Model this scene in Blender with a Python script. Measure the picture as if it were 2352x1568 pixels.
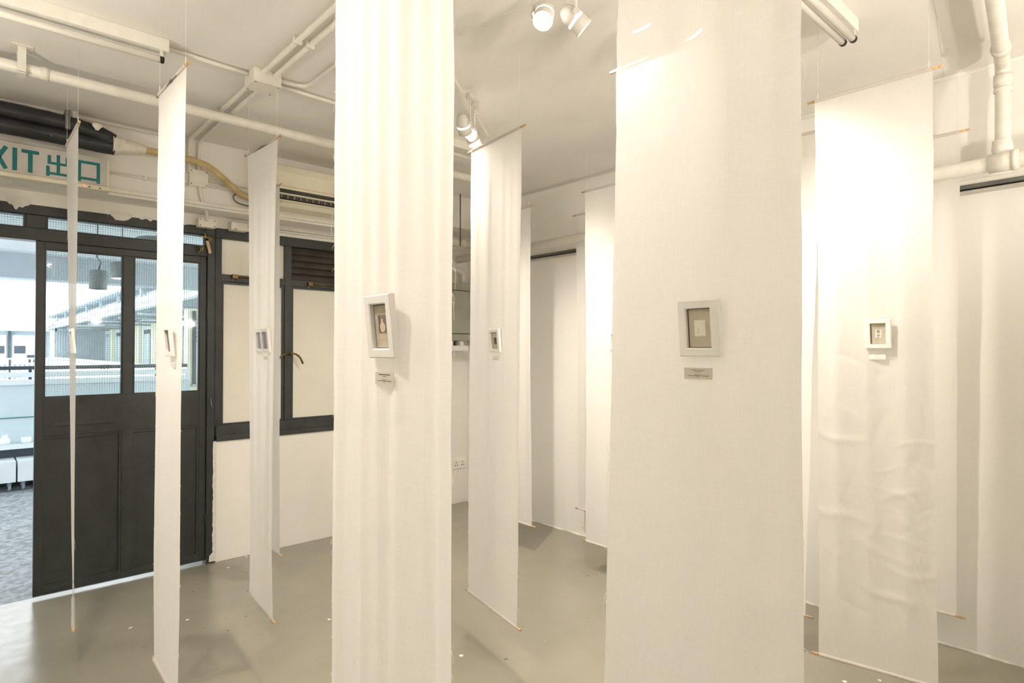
import bpy, bmesh, math, random
from mathutils import Vector, Matrix, noise

for o in list(bpy.data.objects):
    bpy.data.objects.remove(o)
SC = bpy.context.scene
COL = SC.collection
random.seed(7)

# ------------------------------------------------------------------ camera
cam_d = bpy.data.cameras.new('camera')
cam_d.sensor_width = 36.0
cam_d.lens = 36.0 * 1390.0 / 2352.0
cam_d.clip_start = 0.02
cam_d.clip_end = 300
cam = bpy.data.objects.new('camera', cam_d)
COL.objects.link(cam)
yaw = math.radians(47.6)
pit = math.atan(18 / 1390.0)
fw = Vector((math.cos(yaw) * math.cos(pit), math.sin(yaw) * math.cos(pit), math.sin(pit)))
cam.location = (0, 0, 1.5)
cam.rotation_euler = fw.to_track_quat('-Z', 'Y').to_euler()
SC.camera = cam

# ------------------------------------------------------------------ world (overcast daylight) and exposure
W = bpy.data.worlds.new('overcast_sky')
SC.world = W
W.use_nodes = True
bg = W.node_tree.nodes['Background']
bg.inputs[0].default_value = (0.91, 0.965, 1.0, 1)
bg.inputs[1].default_value = 3.6
SC.view_settings.view_transform = 'Standard'
SC.view_settings.look = 'None'
SC.view_settings.gamma = 1.0
SC.view_settings.use_curve_mapping = False
SC.view_settings.exposure = 0.63
SC.cycles.max_bounces = 8
SC.cycles.diffuse_bounces = 7
SC.cycles.glossy_bounces = 2
SC.cycles.transmission_bounces = 4
SC.cycles.transparent_max_bounces = 8
SC.cycles.sample_clamp_indirect = 5.0
SC.cycles.adaptive_threshold = 0.06
SC.cycles.use_light_tree = False

BEAM = 16.0          # watt of one spotlight's beam
SPILL = 25.0         # watt of its stray light
WARM = (1.0, 0.912, 0.80)


# ------------------------------------------------------------------ materials
def new_mat(name):
    m = bpy.data.materials.new(name)
    m.use_nodes = True
    nt = m.node_tree
    for n in list(nt.nodes):
        nt.nodes.remove(n)
    out = nt.nodes.new('ShaderNodeOutputMaterial')
    return m, nt, out


def N(nt, t, **kw):
    n = nt.nodes.new(t)
    for k, v in kw.items():
        setattr(n, k, v)
    return n


def rgba(c):
    return (c[0], c[1], c[2], 1.0)


def mat(name, col, rough=0.6, var=0.06, scale=6.0, bump=0.0, bscale=80.0, metal=0.0, spec=0.5,
        col2=None, patch=None, pscale=1.5, pmin=0.6, pmax=0.75):
    """Principled surface with two octaves of colour variation, optional stain patches, optional fine bump."""
    m, nt, out = new_mat(name)
    L = nt.links
    p = N(nt, 'ShaderNodeBsdfPrincipled')
    p.inputs['Roughness'].default_value = rough
    p.inputs['Metallic'].default_value = metal
    p.inputs['Specular IOR Level'].default_value = spec
    tc = N(nt, 'ShaderNodeTexCoord')
    geo = N(nt, 'ShaderNodeNewGeometry')
    nz = N(nt, 'ShaderNodeTexNoise')
    nz.inputs['Scale'].default_value = scale
    nz.inputs['Detail'].default_value = 3
    L.new(geo.outputs['Position'], nz.inputs['Vector'])
    mx = N(nt, 'ShaderNodeMix', data_type='RGBA')
    c2 = col2 if col2 else tuple(max(0, c * (1 - var * 2)) for c in col)
    c1 = tuple(min(1, c * (1 + var * 0.5)) for c in col)
    mx.inputs[6].default_value = rgba(c1)
    mx.inputs[7].default_value = rgba(c2)
    mr = N(nt, 'ShaderNodeMapRange')
    mr.inputs[1].default_value = 0.35
    mr.inputs[2].default_value = 0.7
    L.new(nz.outputs[0], mr.inputs[0])
    L.new(mr.outputs[0], mx.inputs[0])
    colout = mx.outputs[2]
    if patch:
        n2 = N(nt, 'ShaderNodeTexNoise')
        n2.inputs['Scale'].default_value = pscale
        n2.inputs['Detail'].default_value = 4
        L.new(geo.outputs['Position'], n2.inputs['Vector'])
        m2 = N(nt, 'ShaderNodeMapRange')
        m2.inputs[1].default_value = pmin
        m2.inputs[2].default_value = pmax
        L.new(n2.outputs[0], m2.inputs[0])
        mm = N(nt, 'ShaderNodeMix', data_type='RGBA')
        L.new(m2.outputs[0], mm.inputs[0])
        L.new(colout, mm.inputs[6])
        mm.inputs[7].default_value = rgba(patch)
        colout = mm.outputs[2]
    L.new(colout, p.inputs['Base Color'])
    if bump > 0:
        n3 = N(nt, 'ShaderNodeTexNoise')
        n3.inputs['Scale'].default_value = bscale
        n3.inputs['Detail'].default_value = 2
        L.new(geo.outputs['Position'], n3.inputs['Vector'])
        b = N(nt, 'ShaderNodeBump')
        b.inputs['Strength'].default_value = bump
        b.inputs['Distance'].default_value = 0.004
        L.new(n3.outputs[0], b.inputs['Height'])
        L.new(b.outputs[0], p.inputs['Normal'])
    L.new(p.outputs[0], out.inputs[0])
    return m


def floor_mat():
    m, nt, out = new_mat('painted_concrete_floor')
    L = nt.links
    p = N(nt, 'ShaderNodeBsdfPrincipled')
    geo = N(nt, 'ShaderNodeNewGeometry')
    n1 = N(nt, 'ShaderNodeTexNoise')
    n1.inputs['Scale'].default_value = 1.3
    n1.inputs['Detail'].default_value = 6
    L.new(geo.outputs['Position'], n1.inputs['Vector'])
    cr = N(nt, 'ShaderNodeValToRGB')
    cr.color_ramp.elements[0].position = 0.3
    cr.color_ramp.elements[0].color = (0.262, 0.242, 0.190, 1)
    cr.color_ramp.elements[1].position = 0.72
    cr.color_ramp.elements[1].color = (0.325, 0.302, 0.240, 1)
    L.new(n1.outputs[0], cr.inputs[0])
    col = cr.outputs[0]
    # paint drips and dark specks: small cells whose size and presence vary
    for sc, thr, keep, c in ((7.0, 0.075, 0.70, (0.80, 0.78, 0.70)), (9.0, 0.07, 0.72, (0.16, 0.14, 0.10)),
                             (21.0, 0.10, 0.84, (0.24, 0.20, 0.14))):
        wv = N(nt, 'ShaderNodeTexNoise')
        wv.inputs['Scale'].default_value = 30
        L.new(geo.outputs['Position'], wv.inputs['Vector'])
        ad = N(nt, 'ShaderNodeVectorMath', operation='MULTIPLY_ADD')
        ad.inputs[1].default_value = (0.03, 0.03, 0.0)
        L.new(wv.outputs[1], ad.inputs[0])
        L.new(geo.outputs['Position'], ad.inputs[2])
        v = N(nt, 'ShaderNodeTexVoronoi')
        v.inputs['Scale'].default_value = sc
        L.new(ad.outputs[0], v.inputs['Vector'])
        lt = N(nt, 'ShaderNodeMath', operation='LESS_THAN')
        L.new(v.outputs['Distance'], lt.inputs[0])
        lt.inputs[1].default_value = thr
        sep = N(nt, 'ShaderNodeSeparateColor')
        L.new(v.outputs['Color'], sep.inputs[0])
        gt = N(nt, 'ShaderNodeMath', operation='GREATER_THAN')
        L.new(sep.outputs[0], gt.inputs[0])
        gt.inputs[1].default_value = keep
        ml = N(nt, 'ShaderNodeMath', operation='MULTIPLY')
        L.new(lt.outputs[0], ml.inputs[0])
        L.new(gt.outputs[0], ml.inputs[1])
        mx = N(nt, 'ShaderNodeMix', data_type='RGBA')
        L.new(ml.outputs[0], mx.inputs[0])
        L.new(col, mx.inputs[6])
        mx.inputs[7].default_value = rgba(c)
        col = mx.outputs[2]
    L.new(col, p.inputs['Base Color'])
    n3 = N(nt, 'ShaderNodeTexNoise')
    n3.inputs['Scale'].default_value = 9
    n3.inputs['Detail'].default_value = 5
    L.new(geo.outputs['Position'], n3.inputs['Vector'])
    mr = N(nt, 'ShaderNodeMapRange')
    mr.inputs[3].default_value = 0.14
    mr.inputs[4].default_value = 0.32
    L.new(n3.outputs[0], mr.inputs[0])
    L.new(mr.outputs[0], p.inputs['Roughness'])
    b = N(nt, 'ShaderNodeBump')
    b.inputs['Strength'].default_value = 0.12
    b.inputs['Distance'].default_value = 0.01
    L.new(n3.outputs[0], b.inputs['Height'])
    L.new(b.outputs[0], p.inputs['Normal'])
    p.inputs['Specular IOR Level'].default_value = 0.6
    L.new(p.outputs[0], out.inputs[0])
    return m


def cloth_mat():
    """thin open-weave cotton: reflects, lets light through, tiny gaps between the threads"""
    m, nt, out = new_mat('white_cotton_muslin')
    L = nt.links
    geo = N(nt, 'ShaderNodeNewGeometry')
    # weave: fine threads across and along, unevenly thick
    mp = N(nt, 'ShaderNodeMapping')
    mp.inputs['Scale'].default_value = (1, 420, 22)
    L.new(geo.outputs['Position'], mp.inputs[0])
    a = N(nt, 'ShaderNodeTexNoise')
    a.inputs['Scale'].default_value = 1.0
    a.inputs['Detail'].default_value = 1
    L.new(mp.outputs[0], a.inputs['Vector'])
    mp2 = N(nt, 'ShaderNodeMapping')
    mp2.inputs['Scale'].default_value = (1, 22, 420)
    L.new(geo.outputs['Position'], mp2.inputs[0])
    b = N(nt, 'ShaderNodeTexNoise')
    b.inputs['Scale'].default_value = 1.0
    b.inputs['Detail'].default_value = 1
    L.new(mp2.outputs[0], b.inputs['Vector'])
    ad = N(nt, 'ShaderNodeMath', operation='ADD')
    L.new(a.outputs[0], ad.inputs[0])
    L.new(b.outputs[0], ad.inputs[1])
    mr = N(nt, 'ShaderNodeMapRange')
    mr.inputs[1].default_value = 0.7
    mr.inputs[2].default_value = 1.3
    mr.inputs[3].default_value = 0.0
    mr.inputs[4].default_value = 1.0
    L.new(ad.outputs[0], mr.inputs[0])
    mc = N(nt, 'ShaderNodeMix', data_type='RGBA')
    mc.inputs[6].default_value = (0.89, 0.875, 0.845, 1)
    mc.inputs[7].default_value = (0.865, 0.848, 0.812, 1)
    L.new(mr.outputs[0], mc.inputs[0])
    d = N(nt, 'ShaderNodeBsdfDiffuse')
    t = N(nt, 'ShaderNodeBsdfTranslucent')
    L.new(mc.outputs[2], d.inputs[0])
    L.new(mc.outputs[2], t.inputs[0])
    ms = N(nt, 'ShaderNodeMixShader')
    ms.inputs[0].default_value = 0.40
    L.new(d.outputs[0], ms.inputs[1])
    L.new(t.outputs[0], ms.inputs[2])
    tr = N(nt, 'ShaderNodeBsdfTransparent')
    m2 = N(nt, 'ShaderNodeMixShader')
    m2.inputs[0].default_value = 0.05
    L.new(ms.outputs[0], m2.inputs[1])
    L.new(tr.outputs[0], m2.inputs[2])
    L.new(m2.outputs[0], out.inputs[0])
    return m


def glass_mat(name, wire=True):
    m, nt, out = new_mat(name)
    L = nt.links
    tr = N(nt, 'ShaderNodeBsdfTransparent')
    tr.inputs[0].default_value = (0.93, 0.97, 0.97, 1)
    gl = N(nt, 'ShaderNodeBsdfGlossy')
    gl.inputs['Roughness'].default_value = 0.03
    fr = N(nt, 'ShaderNodeFresnel')
    fr.inputs[0].default_value = 1.45
    ms = N(nt, 'ShaderNodeMixShader')
    L.new(fr.outputs[0], ms.inputs[0])
    L.new(tr.outputs[0], ms.inputs[1])
    L.new(gl.outputs[0], ms.inputs[2])
    last = ms.outputs[0]
    if wire:
        geo = N(nt, 'ShaderNodeNewGeometry')
        sx = N(nt, 'ShaderNodeSeparateXYZ')
        L.new(geo.outputs['Position'], sx.inputs[0])
        mask = None
        for k in (0, 2):
            mu = N(nt, 'ShaderNodeMath', operation='MULTIPLY')
            mu.inputs[1].default_value = 1 / 0.0135
            L.new(sx.outputs[k], mu.inputs[0])
            fc = N(nt, 'ShaderNodeMath', operation='FRACT')
            L.new(mu.outputs[0], fc.inputs[0])
            lt = N(nt, 'ShaderNodeMath', operation='LESS_THAN')
            lt.inputs[1].default_value = 0.09
            L.new(fc.outputs[0], lt.inputs[0])
            if mask is None:
                mask = lt
            else:
                mxx = N(nt, 'ShaderNodeMath', operation='MAXIMUM')
                L.new(mask.outputs[0], mxx.inputs[0])
                L.new(lt.outputs[0], mxx.inputs[1])
                mask = mxx
        wd = N(nt, 'ShaderNodeBsdfDiffuse')
        wd.inputs[0].default_value = (0.42, 0.46, 0.46, 1)
        m3 = N(nt, 'ShaderNodeMixShader')
        L.new(mask.outputs[0], m3.inputs[0])
        L.new(last, m3.inputs[1])
        L.new(wd.outputs[0], m3.inputs[2])
        last = m3.outputs[0]
    L.new(last, out.inputs[0])
    return m


def emit_mat(name, col, s):
    m, nt, out = new_mat(name)
    e = N(nt, 'ShaderNodeEmission')
    e.inputs[0].default_value = rgba(col)
    e.inputs[1].default_value = s
    nt.links.new(e.outputs[0], out.inputs[0])
    m.cycles.emission_sampling = 'NONE'   # the lamp's own light object does the lighting
    return m


M = {}
M['floor'] = floor_mat()
M['cloth'] = cloth_mat()
M['ceiling'] = mat('ceiling_paint', (0.835, 0.81, 0.765), 0.7, 0.03, 2.0, 0, 40, patch=(0.66, 0.60, 0.46), pscale=1.7, pmin=0.66, pmax=0.95)
M['wall'] = mat('wall_paint', (0.85, 0.825, 0.775), 0.6, 0.02, 2.5, 0, 60, patch=(0.72, 0.67, 0.56), pscale=2.4, pmin=0.68, pmax=0.95)
M['wallb'] = mat('smooth_white_wall', (0.865, 0.85, 0.815), 0.55, 0.015, 1.5)
M['pipe'] = mat('painted_pipe', (0.80, 0.77, 0.69), 0.42, 0.04, 14, 0.08, 120, patch=(0.62, 0.53, 0.36), pscale=6, pmin=0.7, pmax=0.86)
M['conduit'] = mat('painted_conduit', (0.81, 0.785, 0.71), 0.45, 0.03, 20, 0.05, 150)
M['dark'] = mat('charcoal_paint', (0.030, 0.035, 0.033), 0.42, 0.12, 9)
M['dark_scuff'] = mat('charcoal_paint_scuffed', (0.034, 0.039, 0.037), 0.45, 0.15, 12, 0, 120, patch=(0.40, 0.40, 0.36), pscale=14, pmin=0.72, pmax=0.78)
M['louvre'] = mat('brown_louvre', (0.085, 0.072, 0.060), 0.5, 0.12, 9, 0.08, 140)
M['pane_white'] = mat('whitened_pane', (0.80, 0.775, 0.68), 0.16, 0.03, 2.2, 0.0)
M['glass_wire'] = glass_mat('wired_glass', True)
M['glass'] = glass_mat('clear_glass', False)
M['wood'] = mat('pale_wood_dowel', (0.62, 0.42, 0.22), 0.6, 0.15, 60, 0.1, 200)
M['string'] = mat('white_string', (0.88, 0.86, 0.80), 0.7, 0.03, 50)
M['frame'] = mat('white_frame_paint', (0.84, 0.82, 0.78), 0.5, 0.02, 30, 0.04, 200)
M['mount'] = mat('beige_mount_board', (0.50, 0.45, 0.345), 0.8, 0.04, 60, 0.05, 300)
M['mount2'] = mat('violet_grey_mount', (0.36, 0.33, 0.37), 0.7, 0.05, 60)
M['black'] = mat('black_gap', (0.012, 0.011, 0.010), 0.6, 0.05, 20)
M['paper'] = mat('pale_paper', (0.78, 0.74, 0.65), 0.8, 0.02, 40)
M['card'] = mat('grey_caption_card', (0.60, 0.55, 0.47), 0.75, 0.02, 40)
M['card_w'] = mat('white_caption_card', (0.82, 0.80, 0.75), 0.75, 0.02, 40)
M['ink'] = mat('caption_ink', (0.05, 0.045, 0.04), 0.7, 0.05, 40)
M['ink_g'] = mat('grey_ink', (0.32, 0.30, 0.28), 0.7, 0.05, 40)
M['pic_dark'] = mat('dark_picture', (0.12, 0.10, 0.09), 0.5, 0.3, 60)
M['pic_brown'] = mat('brown_picture', (0.20, 0.15, 0.13), 0.5, 0.3, 90)
M['pic_skin'] = mat('pale_figure', (0.66, 0.48, 0.34), 0.6, 0.1, 90)
M['pic_dress'] = mat('pale_gown', (0.70, 0.58, 0.45), 0.6, 0.1, 90)
M['teal'] = mat('teal_lettering', (0.0, 0.16, 0.165), 0.4, 0.03, 20)
M['sign'] = mat('sign_panel', (0.60, 0.57, 0.54), 0.3, 0.03, 9)
M['foam'] = mat('yellowed_hose', (0.60, 0.46, 0.22), 0.65, 0.12, 14, 0.2, 60)
M['tape'] = mat('white_wrap_tape', (0.78, 0.74, 0.65), 0.6, 0.08, 30, 0.5, 25)
M['blackwrap'] = mat('black_duct_wrap', (0.018, 0.020, 0.022), 0.38, 0.2, 12, 0.35, 22, patch=(0.55, 0.52, 0.46), pscale=9, pmin=0.74, pmax=0.76)
M['ac'] = mat('aged_plastic', (0.80, 0.75, 0.60), 0.4, 0.02, 5)
M['ac_in'] = mat('air_outlet_dark', (0.05, 0.045, 0.035), 0.6, 0.1, 20)
M['bronze'] = mat('old_bronze', (0.20, 0.13, 0.05), 0.38, 0.2, 40, metal=0.85)
M['steel'] = mat('dark_rail_metal', (0.20, 0.20, 0.19), 0.4, 0.1, 20, metal=0.7)
M['alu'] = mat('pale_aluminium', (0.60, 0.58, 0.53), 0.4, 0.05, 20, metal=0.5)
M['lampw'] = mat('lamp_housing', (0.72, 0.69, 0.63), 0.4, 0.02, 20)
M['bulb'] = emit_mat('lamp_glow', (1.0, 0.93, 0.80), 60)
M['glowslit'] = emit_mat('lamp_slit_glow', (1.0, 0.93, 0.82), 10)
M['led'] = emit_mat('red_led', (1.0, 0.05, 0.03), 6)
M['tube'] = mat('unlit_tube', (0.82, 0.79, 0.72), 0.25, 0.02, 10)
M['cabinet'] = mat('grey_enamel', (0.40, 0.40, 0.33), 0.45, 0.04, 8)
M['rough_white'] = mat('flaking_white_paint', (0.78, 0.76, 0.70), 0.6, 0.05, 30, 0.5, 40)
M['cable'] = mat('dark_cable', (0.16, 0.15, 0.13), 0.5, 0.1, 20)
M['straw'] = mat('dried_leaf', (0.33, 0.26, 0.08), 0.7, 0.3, 60)
M['green'] = mat('dry_green_leaf', (0.07, 0.10, 0.045), 0.7, 0.3, 60)
M['tag'] = mat('wood_tag', (0.62, 0.42, 0.28), 0.6, 0.08, 60)
# outdoors
M['terrazzo'] = mat('worn_grey_paving', (0.42, 0.44, 0.46), 0.55, 0.25, 26, 0.5, 40, patch=(0.20, 0.21, 0.22), pscale=17, pmin=0.48, pmax=0.66)
M['outwhite'] = mat('outdoor_white_paint', (0.72, 0.77, 0.79), 0.6, 0.04, 3, 0.05, 40)
M['outgrey'] = mat('outdoor_grey_paint', (0.40, 0.46, 0.50), 0.6, 0.05, 3, 0.05, 40)
M['outblue'] = mat('pale_blue_wall', (0.56, 0.66, 0.70), 0.5, 0.03, 2)
M['outyellow'] = mat('pale_yellow_wall', (0.80, 0.80, 0.60), 0.6, 0.04, 3)
M['outdark'] = mat('outdoor_dark_metal', (0.05, 0.065, 0.08), 0.5, 0.1, 6)
M['outlamp'] = mat('pendant_grey', (0.20, 0.24, 0.26), 0.5, 0.06, 9)
M['pottery'] = mat('white_pottery', (0.84, 0.87, 0.86), 0.35, 0.02, 20)
M['glow_day'] = emit_mat('pendant_diffuser', (1.0, 0.98, 0.92), 2.2)
M['red'] = mat('faded_red', (0.50, 0.16, 0.14), 0.6, 0.1, 20)


# ------------------------------------------------------------------ mesh helpers (all coordinates are world metres)
def bm_box(bm, x0, x1, y0, y1, z0, z1, bevel=0.0, mtx=None):
    r = bmesh.ops.create_cube(bm, size=1.0)
    vs = r['verts']
    for v in vs:
        v.co = Vector((x0 + (v.co.x + .5) * (x1 - x0), y0 + (v.co.y + .5) * (y1 - y0), z0 + (v.co.z + .5) * (z1 - z0)))
    if bevel > 0:
        es = list({e for v in vs for e in v.link_edges})
        r2 = bmesh.ops.bevel(bm, geom=es, offset=bevel, segments=2, profile=0.6, affect='EDGES')
        vs = list({v for f in r2['faces'] for v in f.verts} | {v for v in vs if v.is_valid})
    if mtx is not None:
        for v in vs:
            v.co = mtx @ v.co
    return bm


def box(*a, bevel=0.0, mtx=None):
    return bm_box(bmesh.new(), *a, bevel=bevel, mtx=mtx)


def smooth_path(pts, sub=6):
    P = [Vector(p) for p in pts]
    if len(P) < 3:
        return P
    out = []
    for i in range(len(P) - 1):
        p0 = P[max(0, i - 1)]; p1 = P[i]; p2 = P[i + 1]; p3 = P[min(len(P) - 1, i + 2)]
        for k in range(sub):
            t = k / sub
            out.append(0.5 * ((2 * p1) + (-p0 + p2) * t + (2 * p0 - 5 * p1 + 4 * p2 - p3) * t * t + (-p0 + 3 * p1 - 3 * p2 + p3) * t ** 3))
    out.append(P[-1])
    return out


def fillet(pts, r=0.05, n=6):
    """polyline with rounded corners"""
    P = [Vector(p) for p in pts]
    out = [P[0]]
    for i in range(1, len(P) - 1):
        a = (P[i - 1] - P[i]); b = (P[i + 1] - P[i])
        rr = min(r, a.length * .49, b.length * .49)
        s = P[i] + a.normalized() * rr; e = P[i] + b.normalized() * rr
        for k in range(n + 1):
            t = k / n
            out.append((1 - t) ** 2 * s + 2 * t * (1 - t) * P[i] + t * t * e)
    out.append(P[-1])
    return out


def bm_tube(bm, pts, r, seg=12, cap=True):
    P = [Vector(p) for p in pts]
    n = len(P)
    rs = r if isinstance(r, (list, tuple)) else [r] * n
    up = Vector((0, 0, 1))
    rings = []
    prev = None
    for i in range(n):
        t = (P[min(n - 1, i + 1)] - P[max(0, i - 1)]).normalized()
        if prev is None:
            ref = up if abs(t.z) < 0.9 else Vector((1, 0, 0))
            u = t.cross(ref).normalized()
        else:
            u = (prev - t * prev.dot(t)).normalized()
        prev = u
        w = t.cross(u)
        rings.append([bm.verts.new(P[i] + (u * math.cos(a) + w * math.sin(a)) * rs[i]) for a in [2 * math.pi * k / seg for k in range(seg)]])
    for i in range(n - 1):
        for k in range(seg):
            f = bm.faces.new((rings[i][k], rings[i][(k + 1) % seg], rings[i + 1][(k + 1) % seg], rings[i + 1][k]))
            f.smooth = True
    if cap:
        bm.faces.new(rings[0][::-1])
        bm.faces.new(rings[-1])
    return bm


def tube(pts, r, seg=12, cap=True):
    return bm_tube(bmesh.new(), pts, r, seg, cap)


def bm_lathe(bm, prof, origin, axis=(0, 0, 1), seg=20):
    """prof: list of (radius, height along axis)"""
    ax = Vector(axis).normalized()
    ref = Vector((0, 0, 1)) if abs(ax.z) < .9 else Vector((1, 0, 0))
    u = ax.cross(ref).normalized(); w = ax.cross(u)
    o = Vector(origin)
    rings = []
    for r, h in prof:
        if r < 1e-5:
            rings.append([bm.verts.new(o + ax * h)])
        else:
            rings.append([bm.verts.new(o + ax * h + (u * math.cos(a) + w * math.sin(a)) * r) for a in [2 * math.pi * k / seg for k in range(seg)]])
    for i in range(len(rings) - 1):
        A, B = rings[i], rings[i + 1]
        if len(A) == 1 and len(B) == 1:
            continue
        for k in range(seg):
            q = []
            if len(A) == 1:
                q = [A[0], B[(k + 1) % seg], B[k]]
            elif len(B) == 1:
                q = [A[k], A[(k + 1) % seg], B[0]]
            else:
                q = [A[k], A[(k + 1) % seg], B[(k + 1) % seg], B[k]]
            f = bm.faces.new(q)
            f.smooth = True
    return bm


def lathe(prof, origin, axis=(0, 0, 1), seg=20):
    return bm_lathe(bmesh.new(), prof, origin, axis, seg)


ORIG = {}


def tag(o, label, cat, group=None, kind=None):
    if label: o['label'] = label
    if cat: o['category'] = cat
    if group: o['group'] = group
    if kind: o['kind'] = kind
    return o


def thing(name, loc, label, cat, group=None, kind=None):
    o = bpy.data.objects.new(name, None)
    o.empty_display_size = 0.05
    o.location = loc
    COL.objects.link(o)
    ORIG[o.name] = Vector(loc)
    return tag(o, label, cat, group, kind)


def obj(name, bm, material, parent=None, label=None, kind=None, keep=False, solid=True):
    """turn a world-space bmesh into one mesh object, origin at its own base or at its parent's origin"""
    if solid:
        bmesh.ops.recalc_face_normals(bm, faces=bm.faces[:])
    if parent is not None:
        org = ORIG[parent.name]
    else:
        xs = [v.co for v in bm.verts]
        lo = Vector((min(v.x for v in xs), min(v.y for v in xs), min(v.z for v in xs)))
        hi = Vector((max(v.x for v in xs), max(v.y for v in xs), max(v.z for v in xs)))
        org = Vector(((lo.x + hi.x) / 2, (lo.y + hi.y) / 2, lo.z))
    for v in bm.verts:
        v.co -= org
    me = bpy.data.meshes.new(name)
    bm.to_mesh(me)
    bm.free()
    me.materials.append(M[material])
    o = bpy.data.objects.new(name, me)
    COL.objects.link(o)
    ORIG[o.name] = org.copy()
    if parent is not None:
        o.parent = parent
    else:
        o.location = org
    if label: o['label'] = label
    if kind: o['kind'] = kind
    return o


def struct(name, bm, material, label, cat):
    return tag(obj(name, bm, material), label, cat, kind='structure')


def text_bm(body, size, mtx, depth=0.0, align='CENTER'):
    cu = bpy.data.curves.new('lettering', 'FONT')
    cu.body = body
    cu.size = size
    cu.align_x = align
    cu.align_y = 'CENTER'
    cu.extrude = depth
    cu.resolution_u = 3
    to = bpy.data.objects.new('lettering', cu)
    COL.objects.link(to)
    dg = bpy.context.evaluated_depsgraph_get()
    me = bpy.data.meshes.new_from_object(to.evaluated_get(dg))
    bm = bmesh.new()
    bm.from_mesh(me)
    for v in bm.verts:
        v.co = mtx @ v.co
    bpy.data.objects.remove(to)
    bpy.data.curves.remove(cu)
    bpy.data.meshes.remove(me)
    return bm


H = 2.89
XB = 3.72

# ------------------------------------------------------------------ the room
bm = box(-2.75, XB + .15, -2.75, 4.66, -0.12, 0.0)
bm_box(bm, 2.90, XB + .15, 4.66, 4.92, -0.12, 0.0)
struct('floor', bm, 'floor', 'taupe painted concrete floor with paint drips and specks', 'floor')
struct('ceiling', box(-2.75, XB + .15, -2.75, 4.76, H, H + 0.15), 'ceiling', 'cream painted concrete ceiling with old stains', 'ceiling')
bm = bmesh.new()
bm_box(bm, 1.345, 2.90, 4.57, 4.75, 0.0, 0.862, bevel=.004)      # sill wall
bm_box(bm, -2.6, -1.05, 4.57, 4.75, 0.0, 2.44)
bm_box(bm, -1.05, 2.90, 4.58, 4.75, 2.362, 2.45)
struct('wall_left', bm, 'wall', 'cream wall under and beside the dark door and window', 'wall')
struct('wall_corner', box(2.90, XB, 4.74, 4.90, 0.0, H), 'wall', 'cream wall of the recess in the far corner', 'wall')
struct('wall_right', box(XB, XB + .15, -2.75, 4.90, 0, H), 'wallb', 'smooth white wall running back along the right side', 'wall')
struct('wall_back', box(-2.75, XB, -2.75, -2.6, 0, H), 'wallb', 'white wall behind the viewer', 'wall')
struct('wall_near', box(-2.75, -2.6, -2.6, 4.75, 0, H), 'wallb', 'white wall at the near left side', 'wall')
bm = bmesh.new()
bm_box(bm, -2.6, 2.98, 4.36, 4.75, 2.44, H, bevel=.006)
bm_box(bm, 2.98, XB, 4.36, 4.75, 2.60, H, bevel=.006)
struct('beam', bm, 'wall', 'cream painted beam above the dark door and window', 'beam')
# shallow casing ledge along the lower edge of the beam
struct('trim_1', box(-2.6, 2.9, 4.335, 4.36, 2.455, 2.478, bevel=.004), 'conduit', 'narrow cream moulding along the bottom of the beam', 'trim')
# joint line of the ceiling boards: raised plaster seam
bm = bmesh.new()
for run in ([(1.62, 2.13), (1.66, 1.98), (1.67, 1.87), (1.70, 1.73), (1.73, 1.45), (1.76, .9)], [(2.2, .44), (2.62, .60), (3.02, .66), (3.42, .73), (3.70, .78)]):
    for (a, b) in zip(run, run[1:]):
        bm_tube(bm, [(a[0], a[1], H), (b[0], b[1], H)], .0013, 6)
struct('trim_2', bm, 'ceiling', 'faint plaster seams across the ceiling', 'trim')
# coved plaster joint between ceiling and right wall
struct('trim_3', tube([(XB - .004, -2.6, H - .004), (XB - .004, 4.36, H - .004)], .014, 8), 'wallb', 'thin plaster joint where the right wall meets the ceiling', 'trim')
# ragged paint edge along the foot of the right wall
bm = bmesh.new()
yy = -2.5
prev = None
while yy < 4.7:
    d = .006 + .012 * noise.noise(Vector((yy * 9, 0, 0))) + .006 * noise.noise(Vector((yy * 31, 2, 0)))
    cur = (bm.verts.new((XB, yy, .0008)), bm.verts.new((XB - max(.002, d + .004), yy, .0008)), bm.verts.new((XB - .003, yy, .012)))
    if prev:
        bm.faces.new((prev[1], prev[2], cur[2], cur[1]))
        bm.faces.new((prev[2], prev[0], cur[0], cur[2]))
    prev = cur
    yy += .03
struct('baseboard_right', bm, 'rough_white', 'ragged white paint edge at the foot of the right wall', 'paint edge')

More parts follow.
